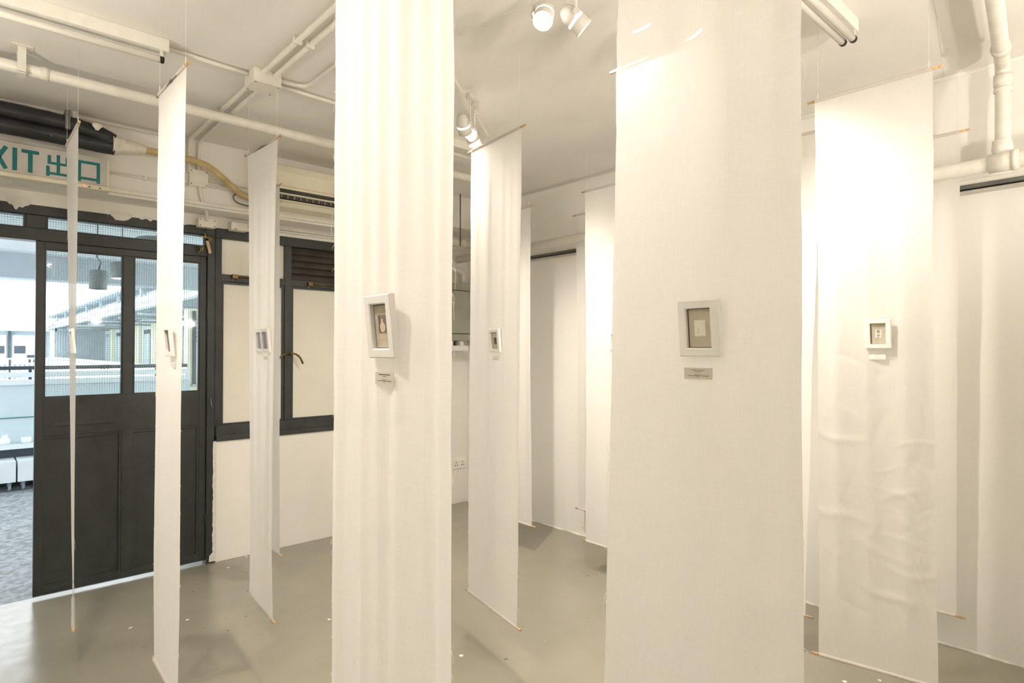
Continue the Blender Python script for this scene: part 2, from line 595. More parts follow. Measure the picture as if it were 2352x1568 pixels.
# --- window in the left wall
win = thing('window_1', (2.12, 4.66, 0.862), 'dark framed casement window with whitened panes and a louvre', 'window', kind='structure')
YF = 4.575
obj('frame_rail', box(1.335, 2.90, YF, 4.67, 2.292, 2.362, bevel=.004), 'dark', win)
obj('frame_rail', box(1.345, 2.90, YF, 4.67, 0.862, 0.955, bevel=.004), 'dark_scuff', win)
obj('window_sill', box(1.345, 2.90, YF - .018, 4.67, 0.850, 0.885, bevel=.004), 'dark_scuff', win)
obj('frame_rail', box(1.345, 2.90, YF + .006, 4.67, 1.985, 2.038, bevel=.004), 'dark', win)
for x0, x1 in ((1.335, 1.378), (1.832, 1.886), (2.352, 2.406), (2.85, 2.90)):
    obj('mullion', box(x0, x1, YF + .003, 4.67, 0.955, 2.292, bevel=.004), 'dark', win)
for i, (x0, x1) in enumerate(((1.378, 1.832), (1.886, 2.352), (2.406, 2.85))):
    # casement sash and its pane
    s = .016
    bm = bmesh.new()
    bm_box(bm, x0, x1, YF + .014, 4.65, 0.955, 0.955 + s); bm_box(bm, x0, x1, YF + .014, 4.65, 1.985 - s, 1.985)
    bm_box(bm, x0, x0 + s, YF + .014, 4.65, 0.955 + s, 1.985 - s); bm_box(bm, x1 - s, x1, YF + .014, 4.65, 0.955 + s, 1.985 - s)
    sash = obj('sash', bm, 'dark', win)
    obj('pane', box(x0 + s, x1 - s, YF + .03, YF + .036, 0.955 + s, 1.985 - s), 'pane_white', sash)
    if i != 1:
        obj('pane', box(x0, x1, YF + .03, YF + .036, 2.038, 2.292), 'pane_white', win)
for k in range(5):
    zc = 2.066 + k * .0505
    mt = Matrix.Translation((2.119, YF + .045, zc)) @ Matrix.Rotation(math.radians(-32), 4, 'X')
    obj('louvre_slat', box(-.233, .233, -.003, .003, -.031, .031, mtx=mt), 'louvre', win)
obj('louvre_back', box(1.886, 2.352, 4.652, 4.66, 2.038, 2.292), 'louvre', win)
# handles
for sgn in (-1, 1):
    c = Vector((1.859 + sgn * .012, YF - .012, 1.468))
    b = lathe([(0, -.006), (.012, -.006), (.012, .006), (.007, .010), (.007, .02), (0, .02)], c + Vector((0, .008, 0)), (0, -1, 0), 12)
    h = obj('window_handle', b, 'bronze', win)
    obj('lever', tube(smooth_path([c + Vector((0, -.012, 0)), c + Vector((sgn * .03, -.02, -.004)), c + Vector((sgn * .065, -.022, -.03)), c + Vector((sgn * .09, -.02, -.078))]), [.006, .006, .006, .0062, .0065, .0068, .007, .0072, .0073, .0074, .0075, .0076, .0077, .0078, .0078, .0078, .0078, .0078, .0078], 8), 'bronze', h)
for x0, x1, z in ((1.455, 1.80, 2.026), (2.02, 2.30, 2.012)):
    st = obj('casement_stay', tube([(x0, YF - .012, z), (x1, YF - .012, z - .004)], .005, 8), 'bronze', win)
    obj('stay_bracket', box(x0 - .01, x0 + .028, YF - .018, YF + .006, z - .016, z + .014, bevel=.002), 'bronze', st)
    obj('screw', lathe([(0, 0), (.005, 0), (.004, .004), (0, .005)], (x0 - .004, YF + .004, z - .026), (0, -1, 0), 8), 'alu', st)

# --- door: frame, transom lights, fixed leaf with glazing
door = thing('door_1', (.1, 4.64, 0), 'charcoal double door, one leaf open, glazed above and panelled below', 'door', kind='structure')
YD = 4.60
obj('door_frame', box(-1.05, 1.335, YD - .02, 4.68, 2.305, 2.362, bevel=.004), 'dark_scuff', door)
obj('door_frame', box(-1.05, 1.335, YD - .012, 4.68, 2.152, 2.226, bevel=.004), 'dark', door)
obj('door_jamb', box(1.285, 1.335, YD - .02, 4.68, 0.0, 2.305, bevel=.004), 'dark', door)
obj('door_jamb', box(-1.05, -1.0, YD - .02, 4.68, 0.0, 2.305, bevel=.004), 'dark', door)
for x0, x1 in ((.287, .379),):
    obj('transom_post', box(x0, x1, YD - .008, 4.67, 2.226, 2.305, bevel=.003), 'dark', door)
for x0, x1 in ((-1.0, .287), (.379, 1.285)):
    bm = bmesh.new()
    s = .012
    bm_box(bm, x0, x1, YD, 4.66, 2.226, 2.226 + s * .4); bm_box(bm, x0, x1, YD, 4.66, 2.305 - s * .5, 2.305)
    bm_box(bm, x0, x0 + s, YD, 4.66, 2.23, 2.30); bm_box(bm, x1 - s, x1, YD, 4.66, 2.23, 2.30)
    tf = obj('transom_bead', bm, 'dark', door)
    obj('transom_pane', box(x0 + s, x1 - s, 4.635, 4.641, 2.23, 2.30), 'glass_wire', tf)
# leaf
LX0, LX1 = .335, 1.283
leaf = obj('door_leaf', (lambda b: (bm_box(b, LX0, .377, YD, 4.645, .022, 2.152, bevel=.003),
                                    bm_box(b, LX1 - .042, LX1, YD, 4.645, .022, 2.152, bevel=.003),
                                    bm_box(b, .377, LX1 - .042, YD, 4.645, 2.108, 2.152, bevel=.003),
                                    bm_box(b, .377, LX1 - .042, YD, 4.645, .972, 1.206, bevel=.003),
                                    bm_box(b, .377, LX1 - .042, YD, 4.645, .022, .066, bevel=.003),
                                    bm_box(b, .781, .843, YD, 4.645, .066, .972, bevel=.003),
                                    bm_box(b, .781, .841, YD, 4.645, 1.206, 2.108, bevel=.003), b)[-1])(bmesh.new()), 'dark', door)
for x0, x1 in ((.377, .781), (.843, 1.241)):
    obj('lower_panel', box(x0, x1, YD + .016, 4.635, .066, .972), 'dark', leaf)
    bm = bmesh.new()
    s = .014
    bm_box(bm, x0, x1, YD + .004, YD + .016, .066, .066 + s); bm_box(bm, x0, x1, YD + .004, YD + .016, .972 - s, .972)
    bm_box(bm, x0, x0 + s, YD + .004, YD + .016, .066 + s, .972 - s); bm_box(bm, x1 - s, x1, YD + .004, YD + .016, .066 + s, .972 - s)
    obj('panel_moulding', bm, 'dark', leaf)
    bm = bmesh.new()
    s = .008
    z0, z1 = 1.206, 2.108
    bm_box(bm, x0, x1, YD + .006, YD + .02, z0, z0 + s); bm_box(bm, x0, x1, YD + .006, YD + .02, z1 - s, z1)
    bm_box(bm, x0, x0 + s, YD + .006, YD + .02, z0 + s, z1 - s); bm_box(bm, x1 - s, x1, YD + .006, YD + .02, z0 + s, z1 - s)
    obj('glazing_bead', bm, 'dark', leaf)
    obj('door_pane', box(x0, x1, YD + .022, YD + .027, z0, z1), 'glass_wire', leaf)
obj('letter_slot', box(.425, .745, YD - .006, YD + .002, 1.030, 1.052, bevel=.003), 'dark', leaf)
mt = Matrix.Translation((.688, YD + .030, 1.385)) @ Matrix.Rotation(math.pi, 4, 'Z') @ Matrix.Rotation(math.radians(90), 4, 'X')
obj('room_number', text_bm('523', .036, mt, .0006), 'ink', leaf, label='dark number 523 on the outside of the glass')
for z in (.30, 1.75):
    obj('hinge', tube([(1.287, YD - .004, z - .05), (1.287, YD - .004, z + .05)], .008, 8), 'dark', leaf)
obj('hook', tube(smooth_path([(1.312, YD - .02, 1.15), (1.308, YD - .035, 1.13), (1.316, YD - .03, 1.10), (1.325, YD - .02, 1.095)]), .0018, 6), 'alu', door)
# white paint run over the dark frame head
for (x0, x1, zt, dz) in ((.19, .31, 2.40, .05), (.70, .83, 2.385, .06), (.84, .95, 2.375, .035), (1.02, 1.2, 2.37, .02)):
    bm = bmesh.new()
    n = 14
    top = []; bot = []
    for k in range(n + 1):
        x = x0 + (x1 - x0) * k / n
        e = math.sin(math.pi * k / n)
        d = dz * e ** .6 * (0.7 + .6 * noise.noise(Vector((x * 40, dz * 100, 0))))
        for yv, L_ in ((YD - .024, 0), (YD - .019, 1)):
            pass
        top.append((bm.verts.new((x, YD - .0235, zt)), bm.verts.new((x, YD - .019, zt))))
        bot.append((bm.verts.new((x, YD - .0225, min(zt - .004, 2.372 - d))), bm.verts.new((x, YD - .019, min(zt - .004, 2.372 - d)))))
    for k in range(n):
        for c in (0, 1):
            bm.faces.new((top[k][c], top[k + 1][c], bot[k + 1][c], bot[k][c]))
        bm.faces.new((bot[k][0], bot[k + 1][0], bot[k + 1][1], bot[k][1]))
        bm.faces.new((top[k][0], top[k + 1][0], top[k + 1][1], top[k][1]))
    obj('paint_run', bm, 'rough_white', door, label='flaking white paint on the dark frame')

bm = bmesh.new()
prev = None
for k in range(41):
    z = .01 + k * .021
    d = .010 + .007 * noise.noise(Vector((z * 23, 3, 0))) + .004 * noise.noise(Vector((z * 70, 1, 0)))
    if k < 3: d += .02
    cur = [bm.verts.new((x_, y_, z)) for x_, y_ in ((1.352, YD - .028), (1.336 - d, YD - .024), (1.336 - d, YD - .0195), (1.352, YD - .0195))]
    if prev:
        for c in range(3):
            bm.faces.new((prev[c], prev[c + 1], cur[c + 1], cur[c]))
    prev = cur
obj('paint_run', bm, 'rough_white', door, label='ragged white paint edge beside the dark jamb')

# --- rail and pipework on the right wall
rail = thing('sliding_rail', (3.69, 1.0, 2.27), 'dark double sliding rail fixed along the right wall', 'rail')
obj('rail_channel', box(3.672, XB, -2.5, 4.2, 2.293, 2.312), 'steel', rail)
obj('rail_channel', box(3.682, XB, -2.5, 4.2, 2.272, 2.286), 'alu', rail)
obj('rail_gap', box(3.700, XB, -2.5, 4.2, 2.286, 2.293), 'black', rail)
obj('rail_cover', box(3.690, XB, -2.5, 4.2, 2.316, 2.338, bevel=.003), 'conduit', rail)


def pipe(name, pts, r, label, cat='pipe', material='pipe', parts=(), seg=14, group=None):
    P = [Vector(p) for p in pts]
    lo = Vector((sum(p.x for p in P) / len(P), sum(p.y for p in P) / len(P), min(p.z for p in P) - (r if not isinstance(r, (list, tuple)) else max(r))))
    t = thing(name, lo, label, cat, group)
    obj('run', tube(P, r, seg), material, t)
    for pn, b, mm in parts:
        obj(pn, b, mm, t)
    return t


def ring(c, axis, r, w):
    return lathe([(r * .6, -w / 2), (r, -w / 2), (r * 1.04, 0), (r, w / 2), (r * .6, w / 2)], c, axis, 16)


pipe('wall_pipe', fillet([(3.50, -2.5, 2.352), (3.50, 4.60, 2.352)], .05), .034, 'thick cream pipe running along the right wall above the rail',
     parts=[('coupling', lathe([(.03, 0), (.043, 0), (.043, .11), (.03, .11)], (3.50, .46, 2.352), (0, 1, 0)), 'pipe'),
            ('coupling', ring((3.50, .475, 2.352), (0, 1, 0), .048, .02), 'pipe'),
            ('coupling', ring((3.50, 2.55, 2.352), (0, 1, 0), .042, .06), 'pipe'),
            ('pipe_bracket', box(3.47, XB, .84, .86, 2.308, 2.318), 'pipe'), ('pipe_bracket', box(3.47, XB, 3.86, 3.88, 2.308, 2.318), 'pipe')])
pipe('drain_pipe', fillet([(3.50, .525, 2.36), (3.54, .525, 2.42), (3.56, .525, 2.815), (1.2, .25, 2.815)], .04), .030,
     'cream drain pipe dropping from the ceiling onto the wall pipe',
     parts=[('coupling', ring((3.559, .525, 2.745), (0, 0, 1), .036, .05), 'pipe'), ('coupling', ring((3.557, .525, 2.70), (0, 0, 1), .035, .02), 'pipe'),
            ('elbow_cap', lathe([(.030, .06), (.037, .055), (.040, .02), (.036, -.015), (.02, -.03), (0, -.034)], (3.525, .525, 2.40), (0, 0, 1)), 'rough_white'),
            ('coupling', ring((3.35, .50, 2.815), (1, .117, 0), .036, .04), 'pipe')])
pipe('thin_conduit', [(3.704, -2.4, 2.425), (3.704, .86, 2.425)], .012, 'thin cream conduit above the thick pipe on the right wall', 'conduit', 'conduit', seg=8)
pipe('corner_pipe', [(3.05, 4.52, 2.50), (3.66, 4.52, 2.50)], .036, 'grey cream pipe crossing the far corner below the beam',
     parts=[('coupling', ring((3.50, 4.52, 2.50), (1, 0, 0), .042, .05), 'pipe'), ('pipe_bracket', box(3.425, 3.445, 4.50, 4.74, 2.44, 2.465), 'pipe')])
pipe('bent_pipe', fillet([(3.62, 4.68, 2.131), (3.62, 4.66, 2.24), (3.50, 4.60, 2.26), (3.2, 4.6, 2.26)], .07), .024, 'bent cream pipe rising from the grey cabinet in the far corner')
pipe('hanger_rod', [(3.30, 4.30, 2.42), (3.30, 4.30, 2.888)], .006, 'thin dark rod dropping from the ceiling at the far corner', 'rod', 'cable', seg=8)

# --- ceiling pipes and conduits
pipe('ceiling_pipe', fillet([(-2.5, 3.575, 2.80), (3.0, 3.60, 2.80), (3.0, 3.60, 2.889)], .05), .027, 'long cream pipe slung below the ceiling across the room',
     parts=[('pipe_bracket', box(.185, .215, 3.545, 3.555, 2.77, H), 'pipe'), ('pipe_bracket', box(.185, .215, 3.607, 3.617, 2.77, H), 'pipe'),
            ('bracket_strap', box(.185, .215, 3.545, 3.617, 2.764, 2.772), 'pipe'), ('bracket_plate', box(.16, .24, 3.53, 3.63, H - .006, H), 'pipe'),
            ('coupling', ring((.285, 3.586, 2.80), (1, 0, 0), .030, .03), 'pipe')])
for i, x in enumerate((1.10, 1.158)):
    pipe('twin_conduit', fillet([(x, -1.0, 2.872), (x, 4.335, 2.872), (x, 4.335, 2.66)], .06), .0115,
         'left of the two cream conduits crossing the ceiling' if i == 0 else 'right of the two cream conduits crossing the ceiling', 'conduit', 'conduit', seg=10,
         parts=[('saddle_clip', box(x - .02, x + .02, yv - .008, yv + .008, 2.858, H, bevel=.004), 'conduit') for yv in (2.62, 3.72)], group='pair of conduits on the ceiling')
pipe('cross_conduit', [(.68, 3.09, 2.873), (1.06, 3.105, 2.873)], .010, 'short cream conduit from the unlit tube lamp to the ceiling box', 'conduit', 'conduit', seg=8)
pipe('cross_conduit', [(1.18, 3.135, 2.873), (1.62, 3.15, 2.873)], .010, 'cream conduit leaving the ceiling box towards the window', 'conduit', 'conduit', seg=8)
pipe('curved_conduit', fillet([(1.18, 3.075, 2.873), (1.335, 3.07, 2.873), (1.335, 0.2, 2.873)], .10, 10), .011, 'cream conduit curving away from the ceiling box', 'conduit', 'conduit', seg=8)
pipe('edge_conduit', [(-2.5, 4.342, 2.868), (1.085, 4.342, 2.868)], .011, 'cream conduit along the joint of ceiling and beam', 'conduit', 'conduit', seg=8,
     parts=[('saddle_clip', box(.475, .50, 4.32, 4.36, 2.85, H, bevel=.004), 'conduit')])
pipe('beam_conduit', [(.66, 4.350, 2.573), (1.10, 4.350, 2.573)], .008, 'thin cream conduit between the exit sign and the beam box', 'conduit', 'conduit', seg=8,
     parts=[('saddle_clip', box(.845, .86, 4.335, 4.36, 2.56, 2.586), 'conduit')])
for z in (2.628, 2.592):
    pipe('beam_conduit', [(1.20, 4.349, z), (2.9, 4.349, z)], .009, ('upper' if z > 2.6 else 'lower') + ' cream conduit running right from the beam box', 'conduit', 'conduit', seg=8, group='conduits right of the beam box')
for z in (2.415, 2.395):
    pipe('frame_conduit', [(1.50, 4.562, z), (2.9, 4.562, z)], .009, ('upper' if z > 2.4 else 'lower') + ' thin conduit above the window head', 'conduit', 'conduit', seg=8, group='conduits above the window')


def jbox(name, x0, x1, y0, y1, z0, z1, label, face):
    t = thing(name, ((x0 + x1) / 2, (y0 + y1) / 2, z0), label, 'junction box')
    if face == 'z':
        obj('box_body', box(x0, x1, y0, y1, z0 + .006, z1, bevel=.003), 'conduit', t)
        lid = obj('lid', box(x0 - .002, x1 + .002, y0 - .002, y1 + .002, z0, z0 + .008, bevel=.003), 'conduit', t)
        for sx in (x0 + .012, x1 - .012):
            for sy in (y0 + .012, y1 - .012):
                obj('screw', lathe([(0, -.001), (.004, -.001), (.004, .003), (0, .003)], (sx, sy, z0 - .001), (0, 0, 1), 8), 'steel', lid)
    else:
        obj('box_body', box(x0, x1, y0 + .006, y1, z0, z1, bevel=.004), 'conduit', t)
        lid = obj('lid', box(x0 - .002, x1 + .002, y0, y0 + .008, z0 - .002, z1 + .002, bevel=.003), 'conduit', t)
        for sx in (x0 + .009, x1 - .009):
            for sz in (z0 + .009, z1 - .009):
                obj('screw', lathe([(0, -.001), (.004, -.001), (.004, .003), (0, .003)], (sx, y0 - .001, sz), (0, 1, 0), 8), 'steel', lid)
    return t


jbox('ceiling_box', 1.055, 1.19, 3.03, 3.165, 2.82, H, 'square cream junction box on the ceiling where conduits meet', 'z')
jbox('beam_box', 1.10, 1.21, 4.318, 4.36, 2.575, 2.678, 'square cream junction box on the beam beside the yellow hose', 'y')
jbox('head_box', 1.205, 1.315, 4.50, 4.575, 2.345, 2.402, 'small cream box above the door head with a white cable', 'y')
t = thing('alarm_box', (1.47, 4.54, 2.345), 'small cream box with a red mark above the window', 'junction box')
obj('box_body', box(1.415, 1.53, 4.50, 4.575, 2.348, 2.408, bevel=.008), 'conduit', t)
obj('knockout', lathe([(.009, 0), (.011, 0), (.011, .0015), (.009, .0015)], (1.475, 4.499, 2.385), (0, -1, 0), 16), 'pipe', t)
obj('red_mark', box(1.435, 1.455, 4.497, 4.50, 2.353, 2.359), 'red', t)
pipe('white_cable', smooth_path([(1.165, 4.335, 2.58), (1.168, 4.33, 2.53), (1.19, 4.36, 2.47), (1.235, 4.44, 2.43), (1.25, 4.48, 2.385)]), .0095,
     'white flexible cable from the beam box down to the door head', 'cable', 'conduit', seg=10)
pipe('loop_cable', smooth_path([(1.44, 4.33, 2.575), (1.395, 4.325, 2.568), (1.372, 4.325, 2.54), (1.392, 4.325, 2.51), (1.45, 4.33, 2.497), (1.56, 4.335, 2.493)]), .005,
     'dark cable loop below the yellow hose', 'cable', 'cable', seg=8)

# --- unlit tube lamps
def tube_lamp(x0, x1, y0, y1, ztube, ys, label):
    t = thing('tube_lamp', ((x0 + x1) / 2, (y0 + y1) / 2, ztube - .016), label, 'tube lamp', 'unlit tube lamps on the ceiling')
    obj('lamp_body', box(x0, x1, y0, y1, H - .055, H, bevel=.004), 'conduit', t)
    for yv in ys:
        obj('fluorescent_tube', tube([(x0 + .05, yv, ztube), (x1 - .03, yv, ztube)], .014, 12), 'tube', t)
        for xe in (x0 + .035, x1 - .028):
            obj('tube_holder', box(xe - .004, xe + .006, yv - .009, yv + .009, ztube - .008, H - .054, bevel=.002), 'pipe', t)
            obj('tube_cap', tube([(xe - .008, yv, ztube), (xe + .010, yv, ztube)], .0152, 12), 'black', t)
    return t


tube_lamp(-.60, .685, 3.03, 3.085, 2.797, (3.05,), 'unlit single tube lamp on the ceiling above the exit sign side')
tube_lamp(1.55, 2.78, .882, .97, 2.80, (.897, .937), 'unlit twin tube lamp on the ceiling by the right wall')
tube_lamp(1.62, 2.64, 3.18, 3.26, 2.80, (3.22,), 'unlit tube lamp on the ceiling beyond the middle spotlights')

# --- exit sign
sg = thing('exit_sign', (.31, 4.33, 2.44), 'exit sign lettered EXIT and Chinese in teal above the door', 'sign')
SY = 4.275
obj('sign_box', box(-.03, .652, SY + .004, 4.36, 2.462, 2.632, bevel=.004), 'ac', sg)
fp = obj('sign_face', box(-.015, .640, SY - .001, SY + .006, 2.470, 2.624), 'sign', sg)
obj('sign_base', box(-.035, .658, SY - .010, 4.36, 2.440, 2.463, bevel=.004), 'ac', sg)
obj('indicator_light', lathe([(0, 0), (.0035, 0), (.003, .003), (0, .004)], (.53, SY - .010, 2.449), (0, -1, 0), 10), 'led', sg)
for xv in (.548, .60):
    obj('test_button', box(xv, xv + .010, SY - .012, SY - .008, 2.446, 2.452), 'black', sg)


def strokes(rects, d=.0015):
    b = bmesh.new()
    for (x0, x1, z0, z1) in rects:
        bm_box(b, x0, x1, SY - .001 - d, SY, z0, z1)
    return b


zb_, zt_ = 2.480, 2.604
obj('letter', strokes([(.036, .054, zb_, zt_), (.054, .092, zt_ - .018, zt_), (.054, .086, 2.533, 2.551), (.054, .092, zb_, zb_ + .018)]), 'teal', fp)
bm = bmesh.new()
for s in (-1, 1):
    mt = Matrix.Translation((.147, SY - .0012, (zb_ + zt_) / 2)) @ Matrix.Rotation(s * math.radians(27), 4, 'Y')
    bm_box(bm, -.010, .010, -.0012, .0012, -.068, .068, mtx=mt)
obj('letter', bm, 'teal', fp)
obj('letter', strokes([(.205, .225, zb_, zt_)]), 'teal', fp)
obj('letter', strokes([(.243, .320, zt_ - .019, zt_), (.272, .292, zb_, zt_ - .019)]), 'teal', fp)
# exit character
a0, a1 = .352, .462
obj('letter', strokes([(.399, .415, zb_ + .008, zt_), (a0 + .006, a0 + .022, 2.546, zt_ - .008), (a1 - .022, a1 - .006, 2.546, zt_ - .008), (a0 + .022, .399, 2.546, 2.560), (.415, a1 - .022, 2.546, 2.560),
                       (a0, a0 + .016, zb_ - .002, 2.535), (a1 - .016, a1, zb_ - .002, 2.535), (a0 + .016, .399, zb_ + .008, zb_ + .022), (.415, a1 - .016, zb_ + .008, zb_ + .022)]), 'teal', fp)
obj('letter', strokes([(.496, .513, zb_ - .004, zt_ - .006), (.588, .605, zb_ - .004, zt_ - .006), (.513, .588, zt_ - .022, zt_ - .006), (.513, .588, zb_ + .008, zb_ + .023)]), 'teal', fp)

# --- black wrapped duct and hose to the air conditioner
du = thing('wrapped_duct', (.1, 4.22, 2.65), 'black wrapped refrigerant duct above the exit sign', 'duct')
def wob(p, r, s):
    return [Vector(q) for q in p], [r * (1 + .07 * noise.noise(Vector((i * .7, s, 0)))) for i in range(len(p))]
p1 = smooth_path([(-2.5, 4.25, 2.79), (-1.2, 4.24, 2.79), (.1, 4.23, 2.785), (.42, 4.22, 2.775), (.58, 4.22, 2.755), (.66, 4.22, 2.725)], 8)
P_, R_ = wob(p1, .047, 1)
obj('duct_run', tube(P_, R_, 14), 'blackwrap', du)
p2 = smooth_path([(-2.5, 4.26, 2.715), (-1.2, 4.25, 2.715), (.1, 4.235, 2.705), (.42, 4.225, 2.70), (.58, 4.225, 2.695), (.665, 4.225, 2.695)], 8)
P_, R_ = wob(p2, .045, 5)
obj('duct_run', tube(P_, R_, 14), 'blackwrap', du)
obj('duct_strap', box(.425, .45, 4.165, 4.345, 2.735, 2.842, bevel=.004), 'steel', du)
bm = bmesh.new()
for k in range(7):
    a = k / 7 * 2 * math.pi
    pass
pts = [(.575 + .022 * math.cos(a) * (1 + .4 * math.sin(3 * a)), 4.172, 2.782 + .022 * math.sin(a)) for a in [k * math.pi / 5 for k in range(10)]]
vf = [bm.verts.new(p) for p in pts]; vb = [bm.verts.new((p[0], p[1] + .006, p[2])) for p in pts]
bm.faces.new(vf); bm.faces.new(vb[::-1])
for k in range(10):
    bm.faces.new((vf[k], vf[(k + 1) % 10], vb[(k + 1) % 10], vb[k]))
obj('torn_patch', bm, 'tape', du, label='torn white patch on the black wrap')
P_ = smooth_path([(.655, 4.222, 2.712), (.70, 4.222, 2.713), (.76, 4.225, 2.716), (.83, 4.235, 2.718)], 6)
obj('tape_wrap', tube(P_, [.058 - .0018 * i + .002 * math.sin(i * 2.4) for i in range(len(P_))], 16), 'tape', du)
hp = smooth_path([(.81, 4.235, 2.717), (.95, 4.25, 2.722), (1.08, 4.25, 2.717), (1.17, 4.25, 2.702), (1.25, 4.25, 2.66), (1.33, 4.265, 2.605), (1.42, 4.29, 2.555), (1.50, 4.30, 2.545), (1.58, 4.30, 2.55)], 6)
hose = thing('drain_hose', (1.15, 4.25, 2.52), 'yellowed insulated hose bending down to the air conditioner', 'hose')
obj('hose_run', tube(hp, .0205, 14), 'foam', hose)
obj('tape_joint', ring((1.125, 4.25, 2.711), (1, 0, -.1), .0215, .012), 'foam', hose)

# --- air conditioner
ac = thing('air_conditioner', (1.96, 4.24, 2.50), 'cream wall-mounted air conditioner above the window', 'air conditioner')
ax0, ax1 = 1.53, 2.40
prof = [(4.36, 2.775), (4.15, 2.775), (4.125, 2.765), (4.115, 2.72), (4.12, 2.605), (4.36, 2.605)]
def prism(x0, x1, pr):
    b = bmesh.new()
    A = [b.verts.new((x0, y, z)) for y, z in pr]; B = [b.verts.new((x1, y, z)) for y, z in pr]
    b.faces.new(A[::-1]); b.faces.new(B)
    n = len(pr)
    for k in range(n):
        b.faces.new((A[k], A[(k + 1) % n], B[(k + 1) % n], B[k]))
    return b
obj('front_panel', prism(ax0, ax1, prof), 'ac', ac)
obj('seam', box(ax0, ax1, 4.117, 4.13, 2.622, 2.625), 'foam', ac)
obj('lower_case', prism(ax0, ax1, [(4.36, 2.605), (4.20, 2.605), (4.175, 2.555), (4.165, 2.525), (4.20, 2.50), (4.36, 2.50)]), 'ac', ac)
obj('outlet', prism(ax0 + .02, ax1 - .10, [(4.26, 2.604), (4.125, 2.604), (4.140, 2.545), (4.165, 2.527), (4.25, 2.527)]), 'ac_in', ac)
for (y0, z0) in ((4.128, 2.571), (4.150, 2.530)):
    mt = Matrix.Translation(((ax0 + ax1) / 2 - .04, y0, z0)) @ Matrix.Rotation(math.radians(-8), 4, 'X')
    obj('air_vane', box(-.39, .39, -.012, .012, -.0035, .0035, bevel=.002, mtx=mt), 'ac', ac)
for k in range(16):
    xv = ax0 + .05 + k * .045
    obj('swing_blade', box(xv, xv + .003, 4.128, 4.148, 2.544, 2.570), 'alu', ac)

# --- dried charm hanging at the door jamb
ch = thing('dried_charm', (1.25, 4.555, 2.14), 'small dried leaf charm with a wooden tag hanging beside the door', 'charm')
random.seed(3)
base = Vector((1.268, 4.565, 2.28))
for k in range(9):
    a = random.uniform(-1.0, 3.9)
    ln = random.uniform(.035, .06)
    d = Vector((math.cos(a) * ln, random.uniform(-.02, .005), math.sin(a) * ln * .7))
    obj('leaf', tube(smooth_path([base, base + d * .5 + Vector((0, -.005, .006)), base + d], 4), [.0015, .003, .004, .0045, .0045, .004, .003, .002, .0008], 6), 'straw' if k % 3 else 'green', ch)
for k in range(7):
    a = random.uniform(2.6, 4.6)
    b2 = Vector((1.252, 4.565, 2.215))
    ln = random.uniform(.03, .06)
    d = Vector((math.cos(a) * ln, random.uniform(-.02, .0), math.sin(a) * ln))
    obj('leaf', tube(smooth_path([b2, b2 + d * .5, b2 + d + Vector((0, 0, -.01))], 4), [.0015, .003, .004, .0045, .0045, .004, .003, .002, .0008], 6), 'straw' if k % 2 else 'green', ch)
obj('stem', tube([(1.268, 4.567, 2.35), (1.266, 4.567, 2.28), (1.25, 4.567, 2.20)], .0025, 6), 'green', ch)
mt = Matrix.Translation((1.283, 4.555, 2.215)) @ Matrix.Rotation(math.radians(-13), 4, 'Y')
obj('wooden_tag', box(-.010, .010, -.004, .004, -.045, .045, bevel=.002, mtx=mt), 'tag', ch)

# --- far corner: grey cabinet, shelf, socket
cb = thing('electric_cabinet', (3.40, 4.66, 1.58), 'grey metal electric cabinet on the wall in the far corner', 'cabinet')
obj('cabinet_body', box(3.10, 3.70, 4.60, 4.74, 1.585, 2.13, bevel=.004), 'cabinet', cb)
dr = obj('cabinet_door', box(3.108, 3.692, 4.592, 4.602, 1.652, 2.058, bevel=.003), 'cabinet', cb)
obj('door_seam', box(3.10, 3.70, 4.596, 4.601, 2.058, 2.064), 'black', cb)
obj('door_seam', box(3.10, 3.70, 4.596, 4.601, 1.646, 1.652), 'black', cb)
sh = tag(obj('wall_shelf', box(3.10, 3.60, 4.56, 4.74, 1.487, 1.535, bevel=.004), 'frame'), 'thick white shelf below the grey cabinet in the far corner', 'shelf')
for k, (xv, w, h, mm) in enumerate(((3.42, .03, .045, 'paper'), (3.475, .012, .045, 'pic_dark'), (3.53, .04, .044, 'frame'))):
    tag(obj('shelf_box', box(xv, xv + w, 4.60, 4.66, 1.535, 1.535 + h, bevel=.003), mm), ('small pale box on the white corner shelf', 'narrow dark box on the white corner shelf', 'white block at the end of the corner shelf')[k], 'box', 'small things on the corner shelf')
so = thing('wall_socket', (3.62, 4.735, .33), 'white double wall socket low in the far corner', 'socket')
sp = obj('socket_plate', box(3.545, 3.695, 4.727, 4.74, .335, .425, bevel=.004), 'frame', so)
for xv in (3.582, 3.658):
    for dx, dz in ((0, .018), (-.012, -.010), (.012, -.010)):
        obj('pin_hole', box(xv + dx - .004, xv + dx + .004, 4.7255, 4.728, .38 + dz - .005, .38 + dz + .005), 'black', sp)

